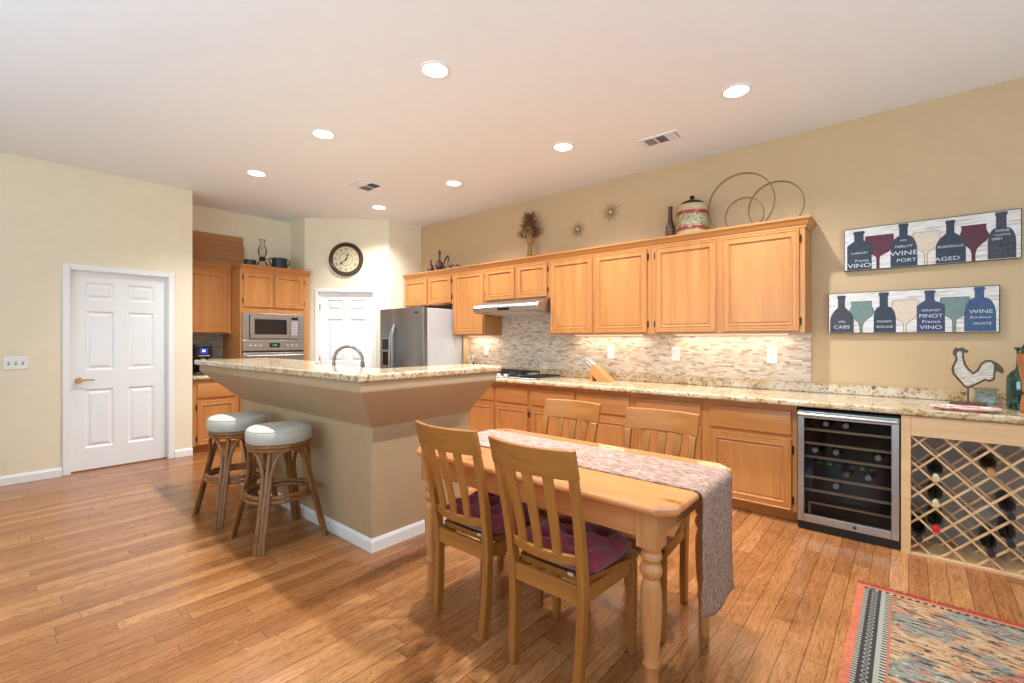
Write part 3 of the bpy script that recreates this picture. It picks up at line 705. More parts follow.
FW.box(door, x0 + .004 + fw, x1 - .004 - fw, -.040, 0, dz0, dz0 + .052); FW.box(door, x0 + .004 + fw, x1 - .004 - fw, -.040, 0, dz1 - .048, dz1)
door = door.build('door', M['steel'], t, bevel=.003, smooth=0); door['label'] = 'stainless door frame'
mb = MB(); FW.box(mb, x0 + .046, x1 - .046, -.022, -.016, dz0 + .053, dz1 - .049); mb.build('glass', M['cooler_glass'], door, smooth=0)
mb = MB(); mb.tube([(x0 + .012, WF - .026, dz1 - .022), (x1 - .012, WF - .026, dz1 - .022)], .013, 14)
for xx in (x0 + .05, x1 - .05): mb.cyl((xx, WF - .026, dz1 - .022), (xx, WF - .0002, dz1 - .022), .008)
mb.build('handle', M['steel'], door)
mb = MB(); mb.lathe([(.011, -.004), (.011, -.0003)], ((x0 + x1) / 2 + .05, WF, dz0 + .026), 14, 'y'); mb.build('lock', M['slot'], door)
mb = MB(); mb.box(x0 + .004, x1 - .004, WF + .02, WF + .044, .004, .060); mb.build('kick_plate', M['black'], t, smooth=0)
for k, z in enumerate((.705, .607, .511, .368, .275)):
    s_ = MB()
    for y in [3.90 + i * .05 for i in range(10)]: s_.box(x0 + .03, x1 - .03, y, y + .012, z - .006, z)
    s_ = s_.build('shelf', M['iron'], t, smooth=0)
    f_ = MB(); f_.box(x0 + .03, x1 - .03, 3.882, 3.898, z - .010, z + .006); f_.build('shelf_front', M['shelfw'], s_, bevel=.002)
f_ = MB(); f_.box(x0 + .06, x1 - .03, 3.892, 3.904, .176, .188); f_.box(x0 + .06, x0 + .072, 3.892, 3.904, .09, .176); f_.build('lower_rack', M['shelfw'], t, smooth=0)
for px, txt in ((-.419, '55'), (-.236, '56')):
    b = MB(); b.box(px - .075, px + .075, 3.905, 3.912, .452, .487); b = b.build('control_panel', M['black'], t, smooth=0)
    text_obj('digits', txt, .026, M['led_green'], t, face_mtx((px, 3.9045, .470), (1, 0, 0), (0, -1, 0)), 1.0, .0003)
    b2 = MB()
    for i in (-.065, -.05, .045, .06): b2.box(px + i - .003, px + i + .003, 3.9035, 3.9045, .467, .473)
    b2.build('indicator_lights', M['steel_knob'], t, smooth=0)

def wine_bottle(x, y_tip, z, label, cap, grp, glass='bottle', L=.30, r=.038, drop=0.0):
    # lying bottle, neck toward the room; drop = how much lower the neck lies than the base
    t = thing('wine_bottle', label, 'bottle', (x, y_tip, z - r - drop), grp)
    def place(prof, name, mat):
        b = MB(); b.lathe(prof, (x, y_tip, 0), 20, 'y'); b.v = [(p[0], p[1], p[2] + z - drop * (1 - (p[1] - y_tip) / L)) for p in b.v]; b.build(name, mat, t)
    place([(.0135, .055), (.0145, .085), (.022, .115), (r * .93, .145), (r, .165), (r, L - .012), (r * .9, L), (.012, L - .012)], 'glass_body', M[glass])
    place([(.0165, 0), (.0175, .003), (.0175, .02), (.0148, .0549)], 'foil_cap', M[cap])
    return t
for x, z, lab in ((-.444, .724, 'wine bottle with silver cap, left of two on the cooler top shelf'), (-.329, .724, 'wine bottle with silver cap, right of two on the cooler top shelf'),
                  (-.508, .534, 'wine bottle lying leftmost on the third cooler shelf'), (-.386, .534, 'wine bottle lying second from left on the third cooler shelf'),
                  (-.154, .534, 'wine bottle lying rightmost on the third cooler shelf'), (-.326, .391, 'dark capped wine bottle lying left on the fourth cooler shelf'),
                  (-.207, .391, 'silver capped wine bottle lying right on the fourth cooler shelf'), (-.386, .298, 'single wine bottle lying on the lowest wooden cooler shelf')):
    sz = {.724: .705, .534: .511, .391: .368, .298: .275}[z]
    wine_bottle(x, 3.925, sz + .0385, lab, 'capsule_tan' if 'dark' in lab else 'capsule_silver', 'bottles inside the wine cooler')

# ------------------------------------------------------------------ lattice wine rack
RX0, RX1, RF = -.036, .92, 3.812
t = thing('wine_rack', 'built-in pale wood wine rack with diagonal lattice', 'wine rack', (.45, 4.1, 0))
mb = MB(); mb.box(RX0, RX0 + .047, RF, RF + .022, 0, .864); mb.box(RX1 - .047, RX1, RF, RF + .022, 0, .864)
mb.box(RX0 + .0475, RX1 - .0475, RF + .001, RF + .022, .742, .864); mb.box(RX0 + .0475, RX1 - .0475, RF + .001, RF + .022, 0, .018)
mb.build('face_frame', M['rackw'], t, bevel=.002, smooth=0)
mb = MB(); mb.box(RX0, RX0 + .018, RF + .0225, 4.42, 0, .864); mb.box(RX1 - .018, RX1, RF + .0225, 4.42, 0, .864); mb.box(RX0 + .018, RX1 - .018, RF + .0225, 4.42, 0, .016); mb.box(RX0 + .018, RX1 - .018, RF + .0225, 4.42, .80, .864)
mb.build('case', M['rackw'], t, smooth=0)
mb = MB(); mb.box(RX0 + .018, RX1 - .018, 4.18, 4.20, .016, .80); mb.build('back_panel', M['rackd'], t, smooth=0)
PT, PA, PB = .157, .120, .022          # pitch; x+z = PA + k PT ; z-x = PB + m PT
XA, XB, ZA, ZB = RX0 + .0185, RX1 - .0185, .0165, .7995
def slat(c, sgn, y):
    # line z = c - sgn*x (sgn=1: descending) clipped to the opening
    ts = []
    for x in (XA, XB):
        z = c - sgn * x
        if ZA <= z <= ZB: ts.append((x, z))
    for z in (ZA, ZB):
        x = (c - z) * sgn
        if XA < x < XB: ts.append((x, z))
    if len(ts) < 2: return
    ts.sort(); a, b = ts[0], ts[-1]; L = math.hypot(b[0] - a[0], b[1] - a[1])
    if L < .05: return
    d = ((b[0] - a[0]) / L, (b[1] - a[1]) / L); n = (-d[1] * .0058, d[0] * .0058)
    m = .006; a = (a[0] + d[0] * m, a[1] + d[1] * m); b = (b[0] - d[0] * m, b[1] - d[1] * m)
    q = MB(); q.prism([(a[0] + n[0], a[1] + n[1]), (b[0] + n[0], b[1] + n[1]), (b[0] - n[0], b[1] - n[1]), (a[0] - n[0], a[1] - n[1])], 'y', y, y + .008)
    q.build('slat', M['rackw'], t, smooth=0)
for yb in (RF + .024, 4.04):
    for k in range(-2, 14): slat(PA + k * PT, 1, yb)
    for k in range(-8, 8): slat(PB + k * PT, -1, yb + .0082)
for x, c, cap, lab in ((.1275, .542, 'capsule_cream', 'cream capped wine bottle, upper left in the lattice rack'), (.1275, .385, 'capsule_cream', 'cream capped wine bottle directly above the red capped one in the rack'),
                       (.1275, .228, 'capsule_red', 'wine bottle with bright red foil cap in the lattice rack'), (.049, .1495, 'capsule_black', 'black capped wine bottle, lowest left in the lattice rack'),
                       (.363, .6205, 'capsule_tan', 'wine bottle with copper foil cap high in the lattice rack'), (.4415, .385, 'capsule_black', 'black capped wine bottle, topmost of the right hand rack cluster'),
                       (.4415, .228, 'capsule_black', 'black capped wine bottle, middle of the right hand rack cluster'), (.363, .1495, 'capsule_black', 'black capped wine bottle, lowest of the right hand rack cluster')):
    wine_bottle(x, RF + .003, c - .001, lab, cap, 'bottles in the lattice wine rack', drop=.047)

# ------------------------------------------------------------------ alcove: oven tower, cabinets, coffee maker
FT = Frame((LEFT_X - .012, 0, 0), (0, 1, 0), (1, 0, 0)); TD = LEFT_X - .012 - ALC_X - .003
t = thing('oven_tower_cabinet', 'tall maple oven tower beside the pantry door', 'cabinet', FT.p(2.6, -TD / 2, 0))
c = MB()
FT.box(c, 2.19, 2.210, -TD, 0, 0, 2.235); FT.box(c, 2.985, 3.045, -TD, 0, 0, 2.235)
FT.box(c, 2.2105, 2.9845, -TD, 0, 1.678, 2.235); FT.box(c, 2.2105, 2.9845, -TD, 0, .085, .45); FT.box(c, 2.2105, 2.9845, -TD, -TD + .02, .4505, 1.6775)
c.build('carcass', M['cab'], t, bevel=.002, smooth=0)
cab_door(FT, 2.228, 2.588, 1.752, 2.195, .0005, t, 'l'); cab_door(FT, 2.602, 2.985, 1.752, 2.195, .0005, t, 'r'); cab_drawer(FT, 2.228, 2.97, .12, .42, .0005, t, 'caby')
c = MB(); FT.poly(c, CP, 2.19 - .0, 3.07); c.build('crown', M['caby'], t, smooth=30)
t = thing('wall_oven', 'stainless wall oven under the microwave in the tower', 'oven', FT.p(2.597, -.2, .452))
c = MB(); FT.box(c, 2.216, 2.979, -.45, 0, .452, 1.325); c.build('oven_body', M['slot'], t, smooth=0)
c = MB(); FT.box(c, 2.212, 2.983, .0005, .024, 1.195, 1.330); q = c.build('control_panel', M['steel'], t, bevel=.003)
c = MB(); FT.box(c, 2.53, 2.66, .0242, .026, 1.235, 1.295); c.build('display', M['dark_glass'], q, smooth=0)
text_obj('display_digits', '12:38', .024, M['led_green'], q, face_mtx(FT.p(2.595, .0262, 1.265), (0, 1, 0), (1, 0, 0)), 1.0, .0003)
for u in (2.30, 2.36, 2.42, 2.76, 2.82, 2.88):
    c = MB(); c.lathe([(.013, 0), (.013, .003)], FT.p(u, .0242, 1.265), 12, 'x'); c.build('button', M['steel_knob'], q)
c = MB(); FT.box(c, 2.212, 2.983, .0005, .030, .47, 1.172); q = c.build('door', M['steel'], t, bevel=.004)
c = MB(); FT.box(c, 2.30, 2.895, .0302, .0325, .60, 1.03); c.build('window', M['dark_glass'], q, smooth=0)
c = MB(); c.tube([FT.p(2.24, .062, 1.13), FT.p(2.955, .062, 1.13)], .013, 12)
for u in (2.28, 2.915): c.cyl(FT.p(u, .0302, 1.13), FT.p(u, .062, 1.13), .009)
c.build('handle', M['steel'], q)
t = thing('microwave', 'stainless built-in microwave above the wall oven', 'microwave', FT.p(2.597, -.2, 1.334))
c = MB(); FT.box(c, 2.30, 2.90, -.40, 0, 1.345, 1.655); c.build('microwave_body', M['slot'], t, smooth=0)
c = MB()
for a in ((2.212, 2.288, 1.332, 1.675), (2.915, 2.983, 1.332, 1.675), (2.288, 2.915, 1.332, 1.345), (2.288, 2.915, 1.655, 1.675)): FT.box(c, a[0], a[1], .0005, .020, a[2], a[3])
c.build('trim_kit', M['steel'], t, bevel=.002, smooth=0)
c = MB(); FT.box(c, 2.296, 2.785, .0005, .034, 1.350, 1.650); q = c.build('door', M['steel'], t, bevel=.004)
c = MB(); FT.box(c, 2.345, 2.745, .0342, .036, 1.405, 1.600); c.build('window', M['dark_glass'], q, smooth=0)
c = MB(); FT.box(c, 2.790, 2.906, .0005, .034, 1.350, 1.650); q = c.build('control_panel', M['steel'], t, bevel=.003)
c = MB(); FT.box(c, 2.805, 2.892, .0342, .036, 1.60, 1.635); c.build('display', M['dark_glass'], q, smooth=0)
c = MB()
for i in range(3):
    for j in range(5): FT.box(c, 2.812 + i * .027, 2.832 + i * .027, .0342, .0355, 1.40 + j * .037, 1.425 + j * .037)
c.build('keypad', M['steel_knob'], q, smooth=0)

FA = Frame((-6.630, 0, 0), (0, 1, 0), (1, 0, 0))
t = wall_cabinet(1.69, 2.186, 1.415, [(1.715, 2.150, 1.428, 2.195, None)], 'maple wall cabinet above the coffee maker', FA, .305, 2.235)
c = MB(); FA.poly(c, CP, 1.69, 2.186); c.build('crown', M['caby'], t, smooth=30)
FC = Frame((LEFT_X - .032, 0, 0), (0, 1, 0), (1, 0, 0))
base_cabinet(1.69, 2.186, [(1.735, 2.140, 'l')], 'maple base cabinet left of the oven tower', FC, .58, .866, 'cab', 'caby')
t = thing('granite_worktop', 'short granite worktop beside the oven tower', 'worktop', (-6.62, 1.93, CZ0))
mb = MB(); mb.box(-6.938, -6.305, 1.685, 2.187, CZ0, CZ1); mb.build('slab', M['granite'], t, bevel=.012)
t = thing('coffee_maker', 'black coffee maker with blue screen beside the oven tower', 'coffee maker', (-6.66, 1.86, CZ1))
mb = MB(); z = CZ1 + .0005
mb.box(-6.80, -6.54, 1.765, 1.955, z, z + .03); mb.box(-6.80, -6.68, 1.765, 1.955, z + .03, z + .26); mb.box(-6.80, -6.545, 1.765, 1.955, z + .20, z + .36)
mb.build('machine_body', M['black'], t, bevel=.012)
mb = MB(); mb.box(-6.544, -6.541, 1.815, 1.90, z + .255, z + .320); s_ = mb.build('screen', M['led_blue'], t, smooth=0)
mb = MB(); mb.box(-6.5405, -6.540, 1.840, 1.875, z + .275, z + .303); mb.build('screen_icon', M['led_white'], s_, smooth=0)
mb = MB(); mb.box(-6.544, -6.532, 1.80, 1.92, z + .222, z + .236); mb.build('trim_bar', M['steel'], t, bevel=.002)
mb = MB(); mb.lathe([(.02, 0), (.026, .03)], (-6.60, 1.86, z + .168), 14); mb.build('spout', M['steel'], t)
mb = MB(); mb.lathe([(.030, 0), (.040, .004), (.042, .09), (.038, .09), (.036, .01), (.001, .008)], (-6.60, 1.86, z + .031), 20); tag(mb.build('coffee_mug', M['black']), 'dark coffee mug standing under the coffee maker spout', 'mug')

# things on top of the alcove cabinets
mb = MB(); mb.loft([[(-6.85, y, 2.236), (-6.832, y, 2.236), (-6.907, y, 2.728), (-6.925, y, 2.728)] for y in (1.695, 2.425)])
tag(mb.build('plywood_sheet', M['ply'], None, bevel=.002, smooth=0), 'brown wooden panel leaning above the alcove wall cabinet', 'panel')
ZT = 2.2355
t = thing('oil_lamp', 'old oil lamp with glass chimney on the oven tower', 'oil lamp', (-6.52, 2.525, ZT))
mb = MB(); mb.lathe([(.055, 0), (.058, .01), (.062, .05), (.066, .10), (.05, .13), (.03, .15)], (-6.52, 2.525, ZT), 24); mb.build('font', M['lampglass'], t)
mb = MB(); mb.lathe([(.032, .151), (.040, .16), (.040, .185), (.03, .20)], (-6.52, 2.525, ZT), 20)
mb.tube([(-6.52, 2.56, ZT + .17), (-6.52, 2.60, ZT + .17)], .005, 8); mb.build('burner', M['iron'], t)
mb = MB(); mb.lathe([(.036, .201), (.052, .25), (.056, .28), (.046, .32), (.028, .36), (.027, .40), (.040, .43)], (-6.52, 2.525, ZT), 24); mb.build('chimney', M['lampglass'], t)
mb = MB(); mb.tube([(-6.52, 2.585, ZT + .06), (-6.52, 2.612, ZT + .10), (-6.52, 2.61, ZT + .02), (-6.52, 2.585, ZT + .015)], .006, 8); mb.build('handle', M['iron'], t)
def pot(y, r, h, label, name, x=-6.52, handles=True):
    t = thing(name, label, 'pot', (x, y, ZT))
    b = MB(); b.lathe([(r * .72, 0), (r * .9, .02), (r, h * .45), (r * .93, h * .85), (r * .98, h), (r * .90, h), (r * .86, h * .8), (r * .8, h * .3), (.001, h * .15)], (x, y, ZT), 28); b.build('bowl', M['pottery'], t)
    if handles:
        for sg in (-1, 1):
            b = MB(); pts = [(x, y + sg * r * .9, ZT + h * .9), (x, y + sg * (r + .03), ZT + h * .98), (x, y + sg * (r + .035), ZT + h * .7), (x, y + sg * r * .98, ZT + h * .5)]
            b.tube(pts, .009, 8); b.build('handle', M['pottery'], t)
pot(2.745, .100, .205, 'dark two handled clay pot on the oven tower', 'clay_pot')
pot(2.345, .075, .125, 'small dark bowl left of the oil lamp', 'clay_bowl', -6.44, False)

# ------------------------------------------------------------------ ceiling lights and vents
def can_light(x, y, label):
    t = thing('recessed_light', label, 'ceiling light', (x, y, H), 'recessed ceiling lights')
    b = MB(); b.lathe([(.079, -.0005), (.098, -.0005), (.098, -.004), (.088, -.008), (.079, -.008), (.079, -.0005)], (x, y, H), 32); b.build('trim_ring', M['white'], t)
    b = MB(); b.lathe([(.001, -.0055), (.0785, -.0055), (.0785, -.0012), (.001, -.0012)], (x, y, H), 32); b.build('lens', M['lamp_disc'], t)
    l = bpy.data.lights.new('lamp', 'SPOT'); l.energy = LAMP_W * 4; l.color = LAMP_COL; l.spot_size = math.radians(132); l.spot_blend = 1.0; l.shadow_soft_size = .035
    o = bpy.data.objects.new('lamp', l); COL.objects.link(o); o.parent = t; o.location = (0, 0, -.03)
for x, y, lab in ((-2.291, 1.927, 'recessed ceiling light nearest the viewer above the island'), (-3.715, 1.92, 'second recessed ceiling light of the island row'), (-5.115, 1.925, 'recessed ceiling light nearest the white panel door'),
                  (-.90, 1.927, 'recessed ceiling light above the dining table'), (-.904, 3.44, 'recessed ceiling light nearest the wall art'), (-2.34, 3.44, 'recessed ceiling light left of the oblong ceiling vent'),
                  (-3.797, 3.455, 'recessed ceiling light in front of the range hood'), (-5.226, 3.455, 'farthest recessed ceiling light near the pantry door')):
    can_light(x, y, lab)
def vent(x0, x1, y0, y1, label, mode):
    t = thing('ceiling_vent', label, 'vent', ((x0 + x1) / 2, (y0 + y1) / 2, H), 'ceiling vents')
    z = H; f = .025; b = MB()
    b.box(x0, x1, y0, y0 + f, z - .008, z - .0005); b.box(x0, x1, y1 - f, y1, z - .008, z - .0005); b.box(x0, x0 + f, y0 + f, y1 - f, z - .008, z - .0005); b.box(x1 - f, x1, y0 + f, y1 - f, z - .008, z - .0005)
    b.build('frame', M['white'], t, smooth=0)
    b = MB(); b.box(x0 + f, x1 - f, y0 + f, y1 - f, z - .0025, z - .0006); b.build('throat', M['vent_dark'], t, smooth=0)
    xm, ym = (x0 + x1) / 2, (y0 + y1) / 2
    def blades(a0, a1, c0, c1, along, n, tilt):
        b = MB()
        for i in range(n):
            q = c0 + (c1 - c0) * (i + .5) / n; w = (c1 - c0) / n * .42
            if along == 'x': b.hexa([(a0, q - w, z - .003), (a1, q - w, z - .003), (a1, q - w + .003, z - .003), (a0, q - w + .003, z - .003)], [(a0, q - w + tilt, z - .010), (a1, q - w + tilt, z - .010), (a1, q - w + tilt + .002, z - .010), (a0, q - w + tilt + .002, z - .010)])
            else: b.hexa([(q - w, a0, z - .003), (q - w + .003, a0, z - .003), (q - w + .003, a1, z - .003), (q - w, a1, z - .003)], [(q - w + tilt, a0, z - .010), (q - w + tilt + .002, a0, z - .010), (q - w + tilt + .002, a1, z - .010), (q - w + tilt, a1, z - .010)])
        b.build('louver', M['white'], t, smooth=0)
    if mode == 4:
        b = MB(); b.box(xm - .005, xm + .005, y0 + f, y1 - f, z - .009, z - .003); b.box(x0 + f, xm - .005, ym - .005, ym + .005, z - .009, z - .003); b.box(xm + .005, x1 - f, ym - .005, ym + .005, z - .009, z - .003); b.build('divider', M['white'], t, smooth=0)
        blades(x0 + f, xm - .006, y0 + f, ym - .006, 'x', 6, .010); blades(xm + .006, x1 - f, ym + .006, y1 - f, 'x', 6, -.010)
        blades(ym + .006, y1 - f, x0 + f, xm - .006, 'y', 6, .010); blades(y0 + f, ym - .006, xm + .006, x1 - f, 'y', 6, -.010)
    else:
        L = x1 - x0 - 2 * f
        for i in (1, 2):
            b = MB(); xx = x0 + f + L * (.36 if i == 1 else .70); b.box(xx - .005, xx + .005, y0 + f, y1 - f, z - .009, z - .003); b.build('divider', M['white'], t, smooth=0)
        blades(y0 + f, y1 - f, x0 + f, x0 + f + L * .35, 'y', 7, .012); blades(x0 + f + L * .37, x0 + f + L * .69, y0 + f, y1 - f, 'x', 6, -.010); blades(y0 + f, y1 - f, x0 + f + L * .71, x1 - f, 'y', 5, -.012)
vent(-4.765, -4.445, 2.69, 3.015, 'square ceiling vent near the pantry end', 4)
vent(-1.775, -1.44, 3.755, 3.945, 'oblong ceiling vent above the wall cabinets', 3)

# ------------------------------------------------------------------ clock, switch, outlets
def outlet(x, label):
    t = thing('wall_outlet', label, 'outlet', (x, WALL_Y - .010, 1.2), 'outlets on the mosaic')
    y = WALL_Y - .0105; b = MB(); b.box(x - .041, x + .041, y - .006, y, 1.135, 1.268); b.build('cover_plate', M['plate'], t, bevel=.003)
    for z in (1.178, 1.226):
        b = MB(); b.box(x - .018, x + .018, y - .0085, y - .0062, z - .016, z + .016); r = b.build('socket', M['plate'], t, bevel=.002)
        b = MB(); b.box(x - .008, x - .005, y - .0092, y - .0087, z - .004, z + .008); b.box(x + .005, x + .008, y - .0092, y - .0087, z - .004, z + .008); b.build('slot', M['slot'], r, smooth=0)
for x, lab in ((-4.268, 'white outlet in the mosaic left of the range hood'), (-2.424, 'white outlet above the knife block'), (-1.722, 'white outlet in the middle of the mosaic'), (-.888, 'rightmost white outlet in the mosaic')): outlet(x, lab)
t = thing('light_switch', 'white triple toggle switch plate left of the panel door', 'switch', (LEFT_X, .279, 1.12))
b = MB(); b.box(LEFT_X + .0005, LEFT_X + .007, .199, .359, 1.062, 1.180); b.build('cover_plate', M['plate'], t, bevel=.003)
for y in (.233, .279, .325):
    b = MB(); b.box(LEFT_X + .0072, LEFT_X + .0085, y - .006, y + .006, 1.105, 1.137); s_ = b.build('toggle_slot', M['slot'], t, smooth=0)
    b = MB(); b.box(LEFT_X + .0087, LEFT_X + .020, y - .004, y + .004, 1.118, 1.134); b.build('toggle', M['plate'], s_, bevel=.001)

cc = Vector((-6.075, 3.481, 2.477)); nD = Vector((S2, -S2, 0)); uD = Vector((S2, S2, 0))
t = thing('wall_clock', 'round dark wood clock with cream dial above the pantry door', 'clock', tuple(cc))
def on_clock(prof, name, mat, par, closed=False):
    b = MB(); secs = []
    for r, d in prof: secs.append([cc + nD * d + (uD * math.cos(2 * PI * k / 48) + Vector((0, 0, 1)) * math.sin(2 * PI * k / 48)) * max(r, 1e-4) for k in range(48)])
    b.loft(secs, closed=closed, cap=not closed); return b.build(name, mat, par)
on_clock([(.18, .004), (.235, .004), (.240, .018), (.225, .040), (.205, .044), (.188, .034), (.184, .022), (.18, .016)], 'rim', M['clockrim'], t, True)
dial = on_clock([(.001, .010), (.186, .010), (.186, .018), (.001, .018)], 'dial', M['clockface'], t)
for k, s_ in enumerate(['XII', 'I', 'II', 'III', 'IIII', 'V', 'VI', 'VII', 'VIII', 'IX', 'X', 'XI']):
    a = PI / 2 - 2 * PI * k / 12; p = cc + nD * .0186 + (uD * math.cos(a) + Vector((0, 0, 1)) * math.sin(a)) * .146
    m_ = face_mtx(p, uD, nD) @ Matrix.Rotation(a - PI / 2, 4, 'Z')
    text_obj('numeral', s_, .050, M['ink'], dial, m_, .8, .0005)
on_clock([(.088, .0182), (.092, .0182), (.092, .0190), (.088, .0190)], 'minute_track', M['ink'], dial, True)
def hand(ang, L, w, d, name):
    a = PI / 2 - math.radians(ang); D = uD * math.cos(a) + Vector((0, 0, 1)) * math.sin(a); P = uD * -math.sin(a) + Vector((0, 0, 1)) * math.cos(a)
    b = MB(); prof = [(-.03, w * .4), (0, w * .5), (L * .55, w * .5), (L * .68, w * 1.5), (L * .82, w * .8), (L, .001)]
    b.loft([[cc + D * s_ - P * q + nD * d, cc + D * s_ + P * q + nD * d, cc + D * s_ + P * q + nD * (d + .002), cc + D * s_ - P * q + nD * (d + .002)] for s_, q in prof])
    b.build(name, M['ink'], t, smooth=0)
hand(19, .085, .011, .0205, 'hour_hand'); hand(229, .125, .009, .0235, 'minute_hand')
on_clock([(.001, .0198), (.012, .0198), (.010, .028), (.001, .028)], 'hub', M['ink'], t)

# ------------------------------------------------------------------ dining table and runner
TT = .772
t = thing('dining_table', 'knotty pine dining table with turned legs', 'table', (-1.31, 1.88, 0))
tx0, tx1, ty0, ty1, ch = -2.005, -.592, 1.505, 2.255, .065
def top_poly(e): return [(tx0 + ch, ty0 - e), (tx1 - ch, ty0 - e), (tx1 + e, ty0 + ch), (tx1 + e, ty1 - ch), (tx1 - ch, ty1 + e), (tx0 + ch, ty1 + e), (tx0 - e, ty1 - ch), (tx0 - e, ty0 + ch)]
b = MB(); b.loft([[(x, y, z) for x, y in top_poly(e)] for z, e in ((TT - .034, -.010), (TT - .026, -.002), (TT - .016, .0), (TT - .008, -.003), (TT - .003, -.009), (TT - .0026, -.014), (TT, -.017))])
b.build('tabletop', M['pine'], t, smooth=25)
LX, LY = (-1.925, -.705), (1.597, 2.165)
for y, nm in ((LY[0] - .026, 1), (LY[1] + .008, 2)):
    b = MB(); b.box(LX[0] + .041, LX[1] - .041, y, y + .018, .628, .7375)
    b.box(LX[0] + .041, LX[1] - .041, y - .004 if nm == 1 else y + .018, y if nm == 1 else y + .022, .632, .642); b.build('apron', M['pinex'], t, bevel=.002, smooth=0)
for x in (LX[0] - .026, LX[1] + .008):
    b = MB(); b.box(x, x + .018, LY[0] + .041, LY[1] - .041, .628, .7375); b.build('apron', M['pinez'], t, bevel=.002, smooth=0)
for x in LX:
    for y in LY:
        b = MB(); b.box(x - .0405, x + .0405, y - .0405, y + .0405, .598, .7378)
        b.lathe([(.020, 0), (.0225, .02), (.0245, .10), (.0245, .155), (.028, .165), (.031, .175), (.028, .185), (.0255, .195), (.030, .24), (.036, .31), (.0385, .38), (.037, .44), (.031, .475), (.027, .485), (.034, .492), (.040, .508), (.040, .518), (.034, .534), (.029, .541), (.033, .549), (.038, .558), (.036, .572), (.033, .580), (.038, .5975)], (x, y, 0), 28)
        b.build('leg', M['pinez'], t, bevel=.0015, smooth=30)
# runner
ry0, ry1 = 1.765, 2.135; b = MB(); n = 14; path = []
for k in range(40): path.append((tx0 + .012 + (tx1 - .016 - tx0 - .012) * k / 39, TT + .0035, 0))
for k in range(1, 8): a = PI / 2 * k / 7; path.append((tx1 - .016 + .030 * math.sin(a), TT + .0035 - .030 * (1 - math.cos(a)), 0))
hang = 26
for k in range(1, hang + 1): path.append((tx1 + .014, TT - .0265, k / hang))
secs = []
for px, pz, h in path:
    row = []
    for j in range(n + 1):
        f = j / n; y = ry0 + (ry1 - ry0) * f; zl = .312 - .056 * min(1, f / .35) ** .7 if f < .35 else .256 + .012 * ((f - .35) / .65) ** 2
        z = pz + (zl - pz) * h if h else pz
        row.append((px - .008 * h + h * (.002 + .012 * f * f * h) + .005 * h * math.sin(f * 9 + h * 3), y + .012 * h * h * f, z + (.0007 * math.sin(px * 40 + j) if not h else 0)))
    secs.append(row)
m_ = len(secs); b.add([p for r_ in secs for p in r_], [(i * (n + 1) + j, (i + 1) * (n + 1) + j, (i + 1) * (n + 1) + j + 1, i * (n + 1) + j + 1) for i in range(m_ - 1) for j in range(n)])
o = b.build('table_runner', M['runner'], None, smooth=180); sm = o.modifiers.new('thickness', 'SOLIDIFY'); sm.thickness = .0035; sm.offset = 0
tag(o, 'woven rose and cream table runner hanging off the pine table', 'table runner')

